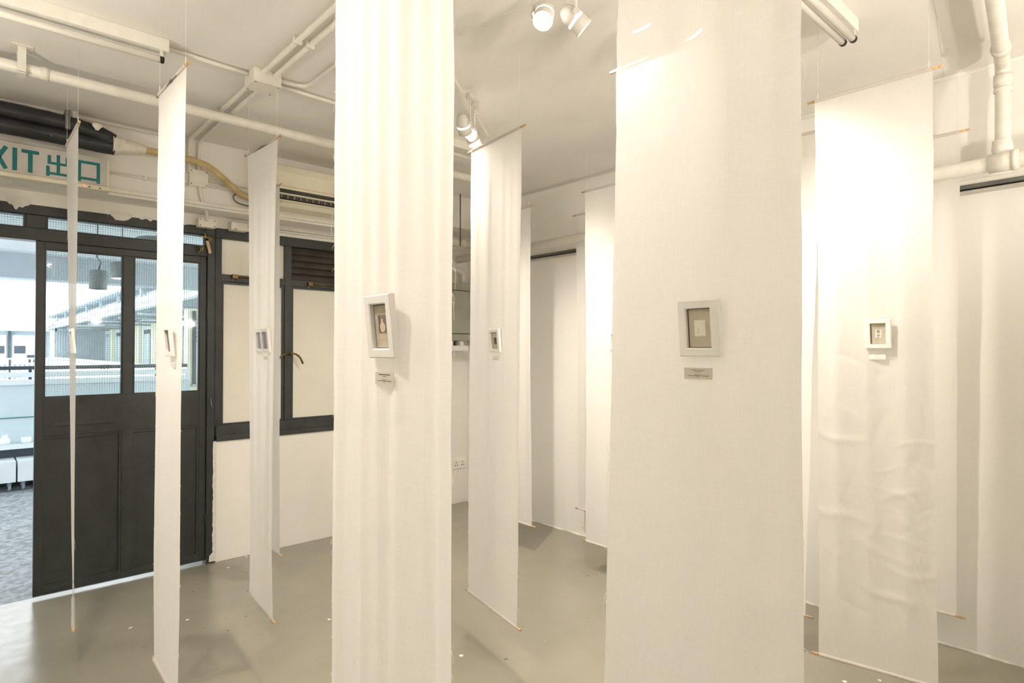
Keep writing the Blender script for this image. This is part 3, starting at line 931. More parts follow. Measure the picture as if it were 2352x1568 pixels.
# ------------------------------------------------------------------ spotlights
def spotlight(pos, aim, rail_z, label, group, beam=1.0, spill=1.0, size=62, bulb=True):
    pos = Vector(pos); aim = Vector(aim)
    d = (aim - pos).normalized()
    t = thing('spotlight', (pos.x, pos.y, pos.z - .06), label, 'spotlight', group)
    side = d.cross(Vector((0, 0, 1))).normalized()
    j = pos - d * .012 + side * .040
    obj('stem', tube([(j.x, j.y, rail_z), (j.x, j.y, j.z)], .0055, 10), 'lampw', t)
    obj('adapter', box(j.x - .018, j.x + .018, j.y - .018, j.y + .018, rail_z - .028, rail_z, bevel=.003), 'lampw', t)
    obj('pivot', tube([j + side * .008, j - side * .012], .012, 12), 'lampw', t)
    can = obj('lamp_can', lathe([(0, -.062), (.016, -.060), (.024, -.050), (.034, -.030), (.036, -.002), (.034, 0.0), (.030, 0), (.028, -.03), (0, -.035)], pos, d, 24), 'lampw', t)
    obj('reflector_ring', lathe([(.0345, .0), (.0352, .004), (.034, .007), (.0335, .004), (.0345, .0)], pos, d, 24), 'glowslit', can)
    obj('bulb', lathe([(.022, -.02), (.030, .012), (.029, .022), (.022, .034), (.012, .041), (0, .043)], pos, d, 20), 'bulb', t)
    obj('shroud', lathe([(.0350, .008), (.0362, .010), (.0362, .046), (.0352, .046), (.0345, .010), (.0350, .008)], pos, d, 24), 'lampw', t)
    ld = bpy.data.lights.new('spot_beam', 'SPOT')
    ld.energy = BEAM * beam
    ld.color = WARM
    ld.spot_size = math.radians(size)
    ld.spot_blend = 0.75
    ld.shadow_soft_size = 0.022
    lo = bpy.data.objects.new('spot_beam', ld)
    COL.objects.link(lo)
    lo.parent = t
    lo.location = pos + d * .055 - Vector((pos.x, pos.y, pos.z - .06))
    lo.rotation_euler = d.to_track_quat('-Z', 'Y').to_euler()
    l2 = bpy.data.lights.new('spot_spill', 'SPOT')
    l2.energy = SPILL * spill
    l2.spot_size = math.radians(170)
    l2.spot_blend = 1.0
    l2.color = WARM
    l2.shadow_soft_size = 0.03
    o2 = bpy.data.objects.new('spot_spill', l2)
    COL.objects.link(o2)
    o2.parent = t
    o2.location = lo.location + d * .03
    return t


def light_track(a, b, label):
    a = Vector(a); b = Vector(b)
    t = thing('light_track', ((a.x + b.x) / 2, (a.y + b.y) / 2, H - .03), label, 'light track', 'light tracks on the ceiling')
    d = (b - a).normalized()
    ang = math.atan2(d.y, d.x)
    mt = Matrix.Translation(((a.x + b.x) / 2, (a.y + b.y) / 2, H - .0005)) @ Matrix.Rotation(ang, 4, 'Z')
    ln = (b - a).length / 2
    obj('track_profile', box(-ln, ln, -.018, .018, -.026, 0, bevel=.003, mtx=mt), 'conduit', t)
    obj('track_slot', box(-ln + .02, ln - .02, -.005, .005, -.0275, -.02, mtx=mt), 'pipe', t)
    obj('end_cap', box(ln - .012, ln + .004, -.020, .020, -.029, 0, bevel=.003, mtx=mt), 'lampw', t)


light_track((1.40, 2.13, 0), (2.50, 2.985, 0), 'white lighting track over the narrow banner in the middle')
light_track((1.38, 1.61, 0), (2.28, 1.09, 0), 'white lighting track above the wide grey-lit banner')
light_track((-.35, .2, 0), (-.05, 3.0, 0), 'white lighting track just left of the viewer')
light_track((-1.6, -1.2, 0), (1.6, -1.3, 0), 'added white track for the fill spotlights behind the viewer')  # unseen, added to carry the two fill spotlights behind the viewer
RZ = H - .026
G1 = 'spotlights over the middle banner'
G2 = 'spotlights behind the wide banner'
G3 = 'spotlights out of view'
spotlight((1.985, 2.56, 2.70), (3.25, 3.45, 1.30), RZ, 'lit spotlight nearest the tall pale banner on the middle track', G1)
spotlight((2.085, 2.625, 2.70), (3.72, 2.85, 1.2), RZ, 'lit spotlight second along the middle track', G1)
spotlight((2.185, 2.715, 2.69), (3.05, 2.20, 1.2), RZ, 'lit spotlight at the far end of the middle track', G1)
spotlight((1.54, 1.515, 2.70), (.72, .98, 1.35), RZ, 'bright round spotlight facing the viewer at the top', G2, 0.15, 0.35)
spotlight((1.645, 1.462, 2.70), (2.68, .86, 1.75), RZ, 'lit spotlight turned sideways beside the wide banner', G2, 0.9, 1, 58)
spotlight((1.86, 1.325, 2.70), (3.1, 1.42, 1.35), RZ, 'lit spotlight seen through the wide banner, left one', G2)
spotlight((2.05, 1.225, 2.70), (3.7, .80, 1.2), RZ, 'lit spotlight seen through the wide banner, right one', G2)
spotlight((-.10, 1.22, 2.70), (.60, 1.10, 1.75), RZ, 'spotlight aimed at the nearest banner', G3, 0.75, 0.8)
spotlight((-.02, 2.55, 2.70), (.62, 2.60, 1.55), RZ, 'spotlight aimed at the banner in front of the door', G3, 0.7, 0.8)
spotlight((-.14, 1.9, 2.70), (1.3, 3.6, 1.2), RZ, 'added fill spotlight aimed across at the window', G3, 1.5)  # unseen fill lamp, added to brighten the window wall
spotlight((-1.2, -1.22, 2.70), (-1.0, -.2, 0.6), RZ, 'left added fill spotlight behind the viewer', G3, 1.0, 1.0)  # this one and the next are unseen, added as general room fill
spotlight((.9, -1.28, 2.70), (1.2, -.2, .6), RZ, 'right added fill spotlight behind the viewer', G3, 1.0, 1.0)


def added_fill_uplight(x, y, z, watt, label, tilt=0.0):  # unseen pendant added only to brighten the ceiling
    t = thing('added_fill_pendant', (x, y, z - .07), label, 'pendant lamp', 'added unseen bowl pendants that fill the ceiling with light')
    for k in range(3):
        a_ = k * 2.0944
        obj('chain', tube([(x + .13 * math.cos(a_), y + .13 * math.sin(a_), z + .02), (x, y, z + .45)], .002, 6), 'alu', t)
    obj('stem', tube([(x, y, z + .45), (x, y, H)], .004, 8), 'alu', t)
    obj('bowl', lathe([(0, -.07), (.07, -.06), (.12, -.02), (.145, .03), (.140, .03), (.115, -.015), (.065, -.052), (0, -.062)], (x, y, z), seg=28), 'lampw', t)
    obj('bulb', lathe([(0, -.06), (.02, -.055), (.035, -.02), (.03, .005), (0, .015)], (x, y, z)), 'bulb', t)
    ld = bpy.data.lights.new('ceiling_fill_light', 'SPOT')
    ld.energy = watt
    ld.color = WARM
    ld.spot_size = math.radians(165)
    ld.spot_blend = 0.4
    ld.shadow_soft_size = .06
    lo = bpy.data.objects.new('ceiling_fill_light', ld)
    COL.objects.link(lo)
    lo.parent = t
    lo.location = (0, 0, .10)
    lo.rotation_euler = (math.pi - math.radians(tilt), 0, 0)


added_fill_uplight(-.75, 2.5, 2.0, 34, 'added fill pendant left of the door')
added_fill_uplight(-.9, .3, 2.0, 36, 'added fill pendant behind the viewer on the left')
added_fill_uplight(1.4, -1.0, 1.85, 84, 'added fill pendant behind the viewer in the middle', 30)
added_fill_uplight(2.7, -1.3, 1.85, 78, 'added fill pendant by the right wall behind the viewer', 30)
rz = thing('ceiling_rose', (1.93, 2.74, 2.86), 'round slotted fitting on the ceiling beside the middle track', 'ceiling rose')
obj('disc', lathe([(0, 0), (.045, .002), (.055, .012), (.055, .030), (0, .030)], (1.93, 2.74, 2.86), (0, 0, 1)), 'conduit', rz)
for k in range(3):
    a = k * 2.1
    obj('slot', box(-.006, .006, -.002, .002, -.001, .002, mtx=Matrix.Translation((1.93 + .028 * math.cos(a), 2.74 + .028 * math.sin(a), 2.861)) @ Matrix.Rotation(a, 4, 'Z')), 'black', rz)


# ------------------------------------------------------------------ fabric banners
ZT, ZB = 2.55, 0.21


def cloth_fn(tl, tr, bl, br, zt, zb, fold, seed, crumple, fine):
    tl, tr, bl, br = [Vector((p[0], p[1], 0)) for p in (tl, tr, bl, br)]
    n0 = (tr - tl).normalized()
    nrm = Vector((n0.y, -n0.x, 0))
    rnd = random.Random(int(seed * 100))
    creases = []
    for _ in range(46 if crumple else 0):
        a_ = rnd.choice((rnd.uniform(-.5, .5), rnd.uniform(-.9, .9), rnd.uniform(1.1, 2.0)))
        creases.append((rnd.random(), rnd.triangular(.35, 1.0, .72), math.cos(a_), math.sin(a_), rnd.uniform(.05, .22), rnd.uniform(-.7, 1.0), rnd.uniform(.006, .02)))

    def f(u, v):
        """u 0..1 left to right, v 0 top .. 1 bottom"""
        p = (tl * (1 - u) + tr * u) * (1 - v) + (bl * (1 - u) + br * u) * v
        env = min(1.0, v * 7) * min(1.0, (1 - v) * 7)
        w = (math.sin(u * 44 + seed * 5.3 + .8 * math.sin(v * 1.6 + seed)) * fine * (1 + noise.noise(Vector((u * 5, v * 2, seed)))) + math.sin(u * 9.2 + seed * 1.7 + .35 * math.sin(v * 3 + seed)) * .55 + math.sin(u * 21 + seed * 2.9 + .5 * math.sin(v * 2.2 + seed)) * .28
             + .5 * noise.noise(Vector((u * 7, v * .9, seed * 3.1))))
        d = fold * w * env
        if crumple:
            for (cu, cv, dx, dy, ln, amp, wd) in creases:
                ru = (u - cu) * .44
                rv = (v - cv) * 2.34
                if abs(rv) > .3: continue
                al = ru * dx + rv * dy
                if abs(al) > ln: continue
                ac_ = -ru * dy + rv * dx + .02 * math.sin(al * 18 + cu * 30)
                d += crumple * amp * math.exp(-(ac_ / wd) ** 2) * (1 - (al / ln) ** 2) * env
        e = (.0055 * noise.noise(Vector((v * 5, seed, 0))) + .003 * noise.noise(Vector((v * 17, seed, 5)))) * (2 * abs(u - .5)) ** 3 * env
        side = -1 if u < .5 else 1
        # cloth sags inwards a little along its free edges
        e2 = -.006 * math.sin(math.pi * v) * (2 * abs(u - .5)) ** 2
        return Vector((p.x, p.y, zt + (zb - zt) * v)) + nrm * d + n0 * (e + e2) * side
    return f, n0, nrm


def grid(f, nu, nv):
    b = bmesh.new()
    vv = [[b.verts.new(f(i / nu, k / nv)) for i in range(nu + 1)] for k in range(nv + 1)]
    for k in range(nv):
        for i in range(nu):
            q = b.faces.new((vv[k][i], vv[k][i + 1], vv[k + 1][i + 1], vv[k + 1][i]))
            q.smooth = True
    return b


BAN = {}


def banner(key, tl, tr, bl, br, label, zt=ZT, zb=ZB, fold=.010, seed=1, crumple=0.0, fine=.06, threads=0, nu=56, nv=180):
    f, n0, nrm = cloth_fn(tl, tr, bl, br, zt, zb, fold, seed, crumple, fine)
    c = (Vector((bl[0], bl[1], 0)) + Vector((br[0], br[1], 0))) / 2
    t = thing('fabric_banner', (c.x, c.y, zb - .01), label, 'banner', 'hanging white fabric banners')
    cl = obj('cloth', grid(f, nu, nv), 'cloth', t, solid=False)
    for (a, b_, z, nm) in ((tl, tr, zt, 'top_rod'), (bl, br, zb, 'bottom_rod')):
        A = Vector((a[0], a[1], z)); B = Vector((b_[0], b_[1], z))
        d = (B - A).normalized()
        obj(nm, tube([A - d * .028, B + d * .034], .0055, 10), 'wood', t)
        # hem sleeve of the cloth around the rod
        obj('hem', tube([A + d * .003, A + d * .2, B - d * .2, B - d * .003], .0075, 10, cap=False), 'cloth', t)
    for u in (.03, .97):
        p = f(u, 0)
        obj('hanging_string', tube([(p.x, p.y, zt + .006), (p.x, p.y, H)], .0006, 5), 'string', t)
        obj('string_sleeve', tube([(p.x, p.y, zt + .004), (p.x, p.y, zt + .034)], .0022, 6), 'string', t)
    if threads:
        rnd = random.Random(seed)
        bm = bmesh.new()
        for k in range(threads):
            u = 0.0 if rnd.random() < .72 else 1.0
            v = rnd.uniform(.03, .97)
            p = f(u, v)
            s = -1 if u < .5 else 1
            L_ = rnd.uniform(.008, .028) if rnd.random() < .85 else rnd.uniform(.04, .09)
            q1 = p + n0 * s * rnd.uniform(.002, .008) + Vector((0, 0, -L_ * .3)) + nrm * rnd.uniform(-.003, .003)
            q2 = q1 + n0 * s * rnd.uniform(-.005, .004) + Vector((0, 0, -L_ * rnd.uniform(.1, .7)))
            bm_tube(bm, smooth_path([p, q1, q2], 3), .00035, 4, cap=False)
        if len(bm.verts):
            obj('frayed_threads', bm, 'string', t, kind='stuff')
    BAN[key] = (f, n0, nrm, zt, zb, tl, tr, bl, br)
    return t


def at_yz(key, y, z):
    """surface point of a banner at a given world y and height"""
    f, n0, nrm, zt, zb, tl, tr, bl, br = BAN[key]
    v = (zt - z) / (zt - zb)
    lo, hi = 0.0, 1.0
    for _ in range(40):
        m = (lo + hi) / 2
        if f(m, v).y > y: lo = m
        else: hi = m
    return f((lo + hi) / 2, v)


banner('B1', (.592, 1.216), (.592, .778), (.592, 1.238), (.592, .790), 'brightly lit narrow-looking banner in the middle foreground with a tilted frame', fold=.014, seed=2.3, fine=.20, threads=70, nu=90, nv=240)
banner('B2', (1.137, .864), (1.137, .455), (1.137, .937), (1.137, .456), 'wide banner lit from behind, right of centre in the foreground', fold=.007, seed=5.1, threads=50, nu=90, nv=240)
banner('P3', (2.67, 1.02), (2.68, .60), (2.70, 1.03), (2.77, .62), 'crumpled bright banner at the right with a frame of two Chinese characters', fold=.008, seed=3.7, crumple=.0042, threads=20, nu=110, nv=320)
banner('P2', (2.0, 2.51), (1.95, 2.07), (2.02, 2.56), (1.92, 2.07), 'slanted banner between the two foreground banners under the middle spotlights', fold=.009, seed=1.2, threads=12)
banner('Pa', (1.14, 3.37), (1.158, 2.99), (1.15, 3.33), (1.11, 2.90), 'shaded banner with two small frames before the window', fold=.009, seed=6.4, fine=.14, threads=16)
banner('Pb', (.60, 2.82), (.61, 2.45), (.61, 2.88), (.60, 2.47), 'narrow-looking banner in front of the dark door', fold=.009, seed=4.4, fine=.10, threads=30)
banner('Pc', (.40, 3.85), (.40, 3.43), (.447, 3.87), (.40, 3.45), 'banner seen edge-on at the far left below the exit sign', fold=.005, seed=8.1, threads=36)
banner('Pa2', (1.50, 4.22), (1.50, 3.84), (1.50, 4.22), (1.50, 3.81), 'banner mostly hidden behind the two-frame banner by the window', fold=.006, seed=9.2, nu=36, nv=90)
banner('P6', (3.07, 2.64), (3.07, 2.20), (3.13, 2.69), (3.13, 2.25), 'banner half hidden by the left edge of the wide banner', fold=.007, seed=7.7, nu=36, nv=100)
banner('P7', (3.565, 3.16), (3.565, 2.72), (3.60, 3.17), (3.60, 2.73), 'banner hanging behind the wall pipe near the far corner', zb=.25, fold=.005, seed=11.3, nu=36, nv=100)
banner('P8', (3.09, 3.62), (3.09, 3.185), (3.10, 3.62), (3.10, 3.18), 'brightly lit banner edge showing right of the slanted banner', fold=.006, seed=12.5, nu=36, nv=100)
banner('P5', (3.04, 1.58), (3.04, 1.13), (3.04, 1.66), (3.04, 1.22), 'banner whose edge shows between the wide and the crumpled banner', fold=.005, seed=13.5, nu=36, nv=100)
banner('P9', (3.56, 1.12), (3.555, .685), (3.575, 1.15), (3.575, .725), 'banner against the right wall behind the crumpled banner', fold=.005, seed=14.5, nu=36, nv=100)
banner('hid', (1.82, 1.41), (1.84, .98), (1.84, 1.41), (1.84, .98), 'banner behind the wide banner with only its rod end showing', fold=.006, seed=15.5, nu=36, nv=90)

# ------------------------------------------------------------------ picture frames and caption cards
FW, FH, FD = .092, .116, .0115
WW, WH = .055, .081


def picture(key, y, z, label, content, lean=5.5, yaw=0.0, roll=0.0, mount='mount'):
    c = at_yz(key, y, z - FH / 2 + .01)
    f, n0, nrm, *_ = BAN[key]
    # local axes: x right along banner, y outwards to the viewer's side, z up; origin = back bottom edge centre
    out = Vector((n0.y, -n0.x, 0))
    if out.x > 0: out = -out
    rgt = n0
    R = Matrix(((rgt.x, out.x, 0, 0), (rgt.y, out.y, 0, 0), (0, 0, 1, 0), (0, 0, 0, 1)))
    # keep the back clear of the folds beneath it
    gap = 0.0
    for du_ in (-.5, 0, .5):
        for dv in (0, .5, 1):
            s = at_yz(key, y - du_ * FW * abs(rgt.y), z - FH / 2 + dv * FH)
            gap = max(gap, (s - c).dot(out) - dv * FH * math.tan(math.radians(lean)))
    T = (Matrix.Translation(c + out * (gap + .0012) + Vector((0, 0, -.01))) @ R @ Matrix.Rotation(math.radians(yaw), 4, 'Z') @ Matrix.Rotation(math.radians(-lean), 4, 'X')
         @ Matrix.Rotation(math.radians(roll), 4, 'Y'))
    t = thing('picture_frame', c, label, 'picture frame', 'small white frames on the banners')
    bm = bmesh.new()
    prof = [(0, 0), (0, FD - .002), (.002, FD), (.016, FD), (.0185, FD - .0015), (.0185, .002), (.0185, 0)]   # (inset, depth)
    rings = []
    for ins, dep in prof:
        kx, kz = ins, ins * ((FH - WH) / (FW - WW))
        rings.append([bm.verts.new(T @ Vector((sx * (FW / 2 - kx), dep, FH / 2 + sz * (FH / 2 - kz)))) for sx, sz in ((-1, -1), (1, -1), (1, 1), (-1, 1))])
    for i in range(len(rings) - 1):
        for k in range(4):
            bm.faces.new((rings[i][k], rings[i][(k + 1) % 4], rings[i + 1][(k + 1) % 4], rings[i + 1][k]))
    obj('frame_moulding', bm, 'frame', t)
    def rect(x0, x1, z0, z1, y0, y1):
        b = bmesh.new()
        return bm_box(b, x0, x1, y0, y1, FH / 2 + z0, FH / 2 + z1, mtx=T)
    obj('shadow_gap', rect(-WW / 2 - .002, WW / 2 + .002, -WH / 2 - .002, WH / 2 + .002, .0003, .0016), 'black', t)
    mo = obj('mount_board', rect(-WW / 2 + .0025, WW / 2 - .001, -WH / 2 + .0012, WH / 2 - .0015, .0016, .0026), mount, t)
    y0, y1 = .0026, .0030
    if content == 'portrait':
        obj('picture', rect(-.013, .013, -.012, .021, y0, y1), 'pic_brown', mo)
        def ell(cx, cz, rx, rz_, yy, mm, nm):
            b = bmesh.new()
            vs = [b.verts.new(T @ Vector((cx + rx * math.cos(a), yy, FH / 2 + cz + rz_ * math.sin(a)))) for a in [2 * math.pi * k / 18 for k in range(18)]]
            b.faces.new(vs)
            r = bmesh.ops.extrude_face_region(b, geom=b.faces[:])
            for v in r['geom']:
                if isinstance(v, bmesh.types.BMVert):
                    v.co += (T.to_3x3() @ Vector((0, .0002, 0)))
            obj(nm, b, mm, mo)
        ell(.001, -.0015, .009, .0095, y1, 'pic_dress', 'painted_gown')
        ell(.0005, .0095, .0035, .0048, y1 + .0001, 'pic_skin', 'painted_head')
    elif content == 'note':
        obj('picture', rect(-.0125, .0125, -.0165, .0165, y0, y1), 'paper', mo)
        for (px, pz) in ((-.004, -.003), (-.004, -.0085)):
            obj('ink_mark', rect(px - .0013, px + .0013, pz - .0009, pz + .0009, y1, y1 + .0002), 'ink_g', mo)
        for (x0, x1, z0, z1) in ((.004, .010, .0128, .0133), (.0095, .0099, .002, .0095), (-.010, -.004, .0035, .0039), (.004, .011, -.0149, -.0144)):
            obj('ink_line', rect(x0, x1, z0, z1, y1, y1 + .0002), 'card', mo)
    elif content == 'characters':
        obj('picture', rect(-.011, .011, -.0155, .0155, y0, y1), 'paper', mo)
        S = [(-.005, .005, .0125, .0138), (-.005, -.0038, .002, .0138), (.0038, .005, .002, .0138), (-.005, .005, .009, .0100), (-.0018, -.0008, .009, .0135), (.0012, .0022, .009, .0135),
             (-.003, .003, .0062, .0071), (-.002, -.001, .002, .0065), (.001, .002, .002, .0065)]
        bm = bmesh.new()
        for (x0, x1, z0, z1) in S:
            bm_box(bm, x0, x1, y1, y1 + .0003, FH / 2 + z0, FH / 2 + z1, mtx=T)
        obj('character', bm, 'ink', mo)
        S = [(-.004, .004, -.0038, -.0028), (-.0006, .0006, -.0145, -.0034), (-.0062, .0062, -.0085, -.0073), (-.0028, -.0004, -.0145, -.0134), (.0006, .0030, -.0052, -.0036)]
        bm = bmesh.new()
        for (x0, x1, z0, z1) in S:
            bm_box(bm, x0, x1, y1, y1 + .0003, FH / 2 + z0, FH / 2 + z1, mtx=T)
        obj('character', bm, 'ink', mo)
    elif content == 'dark':
        obj('picture', rect(-.010, .012, -.018, .014, y0, y1), 'pic_dark', mo)
    return t


def caption(key, y, z, w, h, label, lines, card='card', title=None, ink='ink'):
    f, n0, nrm, *_ = BAN[key]
    out = Vector((n0.y, -n0.x, 0))
    if out.x > 0: out = -out
    c = at_yz(key, y, z)
    gap = max((at_yz(key, y - a * w / 2, z + b * h / 2) - c).dot(out) for a in (-1, 0, 1) for b in (-1, 0, 1))
    R = Matrix(((n0.x, out.x, 0, 0), (n0.y, out.y, 0, 0), (0, 0, 1, 0), (0, 0, 0, 1)))
    T = Matrix.Translation(c + out * (gap + .0006)) @ R
    t = thing('caption_card', c, label, 'caption card', 'caption cards on the banners')
    obj('card', bm_box(bmesh.new(), -w / 2, w / 2, 0, .0008, -h / 2, h / 2, mtx=T), card, t)
    if title:
        TM = T @ Matrix.Translation((0, .0009, title[2])) @ Matrix(((1, 0, 0, 0), (0, 0, -1, 0), (0, 1, 0, 0), (0, 0, 0, 1)))
        TM = T @ Matrix.Translation((0, .0009, title[2])) @ Matrix.Rotation(math.radians(90), 4, 'X')
        # text faces the outward side, reading left to right for the viewer
        obj('title', text_bm(title[0], title[1], TM, .00012), ink, t)
    rnd = random.Random(int(z * 1000) + int(y * 1000))
    for (zc, wd, hh) in lines:
        bm = bmesh.new()
        x = -wd / 2
        while x < wd / 2:
            ww_ = min(rnd.uniform(.0009, .0032), wd / 2 - x)
            bm_box(bm, x, x + ww_, .0008, .00105, zc - hh / 2, zc + hh / 2, mtx=T)
            x += ww_ + rnd.uniform(.0003, .0007)
        obj('text_line', bm, ink, t)
    return t


picture('B1', .982, 1.543, 'leaning white frame with a small painted portrait', 'portrait', 6.0)
caption('B1', .989, 1.446, .066, .023, 'grey caption card under the portrait frame', [(.0070, .040, .0013), (.0035, .013, .0007), (-.0022, .015, .0007), (-.0046, .050, .0009), (-.0072, .007, .0007)])
picture('B2', .657, 1.544, 'grey-looking shaded frame with a pale note on the wide banner', 'note', 5.0)
caption('B2', .666, 1.450, .064, .0235, 'grey caption card titled SAVOUR THE FLAVOUR on the wide banner', [(.0035, .016, .0009), (-.0022, .015, .0007), (-.0046, .048, .0009), (-.0072, .006, .0007)], title=('SAVOUR THE FLAVOUR', .0028, .0068))
picture('P3', .793, 1.562, 'bright white frame holding two Chinese characters', 'characters', 4.0)
caption('P3', .800, 1.470, .060, .020, 'white caption card under the frame with Chinese characters', [(.0068, .008, .0009), (-.001, .030, .0006), (-.0035, .010, .0006)], 'card_w', ink='ink_g')
picture('P2', 2.262, 1.544, 'pale frame with a dark picture on the slanted banner', 'dark', 5.0)
caption('P2', 2.268, 1.457, .062, .022, 'faint white caption card on the slanted banner', [(.0045, .024, .0012), (-.0045, .032, .0010)], 'card_w', ink='ink_g')
picture('Pa', 3.135, 1.545, 'left of the two white frames on the shaded banner', 'none', 4.0, mount='mount2')
picture('Pa', 3.018, 1.545, 'right of the two white frames on the shaded banner', 'none', 6.0, mount='mount2')
caption('Pa', 3.10, 1.456, .055, .020, 'small caption card under the pair of frames', [(.003, .018, .0012), (-.004, .026, .0012)], 'card_w', ink='ink_g')
picture('Pb', 2.575, 1.532, 'white frame seen obliquely on the banner before the door', 'none', 6.0, mount='pic_brown')
caption('Pb', 2.565, 1.443, .060, .022, 'caption card in shadow below the frame before the door', [(.003, .022, .0012), (-.004, .032, .0012)], 'card_w', ink='ink_g')
picture('Pc', 3.46, 1.54, 'cream frame seen from its side on the edge-on banner', 'none', 5.0)
picture('P6', 2.405, 1.556, 'white frame peeping out beside the wide banner', 'none', 4.0)

# ------------------------------------------------------------------ outdoors: corridor, courtyard, far wings
struct('corridor_floor', box(-9, 7, 4.66, 9.35, -.25, -.025), 'terrazzo', 'worn grey paving of the open corridor outside the door', 'paving')
struct('corridor_roof', box(-9, 9, 4.76, 9.35, 2.93, 3.1), 'outwhite', 'white ceiling of the open corridor', 'roof')
struct('corridor_beam', box(-9, 9, 8.9, 9.2, 2.315, 2.93), 'outgrey', 'pale grey edge beam of the corridor', 'beam')
struct('corridor_trim', box(-9, 9, 8.55, 8.9, 2.60, 2.93), 'outwhite', 'white ledge behind the corridor beam', 'trim')
pa = thing('parapet', (-2, 9.05, -.025), 'pale blue parapet with white rails at the corridor edge', 'parapet', kind='structure')
obj('parapet_wall', box(-9, 2.3, 8.98, 9.12, -.025, 1.09), 'outblue', pa)
obj('parapet_line', box(-9, 2.3, 8.965, 8.985, .712, .720), 'teal', pa)
obj('coping', box(-9, 2.3, 8.93, 9.18, 1.09, 1.150, bevel=.006), 'outwhite', pa)
obj('handrail', box(-9, 2.3, 8.99, 9.10, 1.175, 1.232, bevel=.01), 'outwhite', pa)
obj('dark_rail', box(-9, 2.3, 9.02, 9.07, 1.262, 1.305), 'outdark', pa)
for k in range(9):
    x = -8.5 + k * 1.3
    obj('rail_post', box(x, x + .03, 9.03, 9.06, 1.14, 1.28), 'outdark', pa)
led = tag(obj('display_ledge', box(-6, 2.2, 8.66, 8.98, .395, .448, bevel=.005), 'outwhite'), 'white ledge below the parapet with pots on it', 'ledge')
led2 = tag(obj('ledge_support', box(-6, 2.2, 8.78, 8.98, -.025, .395), 'outdark'), 'dark plinth under the white ledge outdoors', 'plinth')
JP = [(.38, lambda x: lathe([(0, 0), (.036, 0), (.046, .02), (.048, .05), (.030, .075), (.022, .085), (.030, .10), (.030, .108), (0, .105)], (x, 8.74, .448)), 'small white bottle on the outdoor ledge'),
      (.565, lambda x: lathe([(0, 0), (.036, 0), (.046, .015), (.048, .07), (.044, .07), (.040, .02), (0, .015)], (x, 8.74, .448)), 'small white cup on the outdoor ledge'),
      (.70, lambda x: lathe([(0, 0), (.036, 0), (.038, .10), (.034, .10), (.032, .01), (0, .008)], (x, 8.74, .448)), 'tall white beaker on the outdoor ledge')]
for x, fn, lb in JP:
    tag(obj('pot', fn(x), 'pottery'), lb, 'pot', 'white pots on the outdoor ledge')
for i, x0 in enumerate((-.10, .475, 1.05)):
    t = thing('wheeled_drawer', (x0 + .28, 8.6, -.025), ('left', 'middle', 'right')[i] + ' white wheeled drawer box under the outdoor ledge', 'drawer', 'wheeled drawer boxes outdoors')
    obj('drawer_box', box(x0, x0 + .56, 8.40, 8.77, .075, .295, bevel=.004), 'outwhite', t)
    for xw in (x0 + .05, x0 + .51):
        for yw in (8.45, 8.70):
            obj('castor', tube([(xw - .012, yw, .013), (xw + .012, yw, .013)], .036, 12), 'outlamp', t)
            obj('castor_fork', box(xw - .016, xw + .016, yw - .012, yw + .012, .03, .078), 'outlamp', t)
# pendant lamps in the corridor
def pendant(x, y, z0, r, h, label, glow):
    t = thing('pendant_lamp', (x, y, z0), label, 'pendant lamp', 'cylinder lamps in the corridor')
    obj('shade', lathe([(r * .98, 0), (r, .004), (r, h), (r * .9, h + .008), (0, h + .01), (0, h), (r * .95, h - .004), (r * .95, .004), (r * .98, 0)], (x, y, z0), seg=28), 'outlamp', t)
    obj('hanger', tube([(x, y, z0 + h), (x + .02, y, z0 + h + .08), (x - .01, y, z0 + h + .12), (x, y, 2.93)], .006, 6), 'outdark', t)
    if glow:
        obj('diffuser', lathe([(0, 0), (r * .94, 0), (r * .94, .008), (0, .008)], (x, y, z0 + .002), seg=28), 'glow_day', t)
    return t
pendant(.885, 6.30, 2.022, .068, .155, 'grey cylinder lamp hanging in the corridor, nearer the open leaf', False)
pendant(1.17, 6.9, 2.185, .105, .15, 'wide grey cylinder lamp with a lit underside in the corridor', True)
pendant(1.24, 5.9, 2.285, .15, .16, 'cylinder lamp high behind the right door pane', True)
# yellow return wall with a dark window at the end of the parapet
yw = thing('yellow_wall', (3.5, 9.1, -.025), 'pale yellow wall at the end of the corridor parapet', 'wall', kind='structure')
obj('wall_block', box(2.28, 6, 9.0, 9.2, -.025, 2.05), 'outyellow', yw)
obj('dark_window', box(2.335, 2.38, 8.985, 9.01, 1.02, 2.02), 'outdark', yw)
obj('window_glass', box(2.38, 2.62, 8.985, 9.01, 1.06, 1.98), 'outblue', yw)
for k in range(6):
    obj('blind_slat', box(2.38, 2.62, 8.972, 8.986, 1.60 + k * .06, 1.625 + k * .06), 'outgrey', yw)
obj('window_ledge', box(2.33, 2.66, 8.94, 9.01, 1.0, 1.03), 'outgrey', yw)
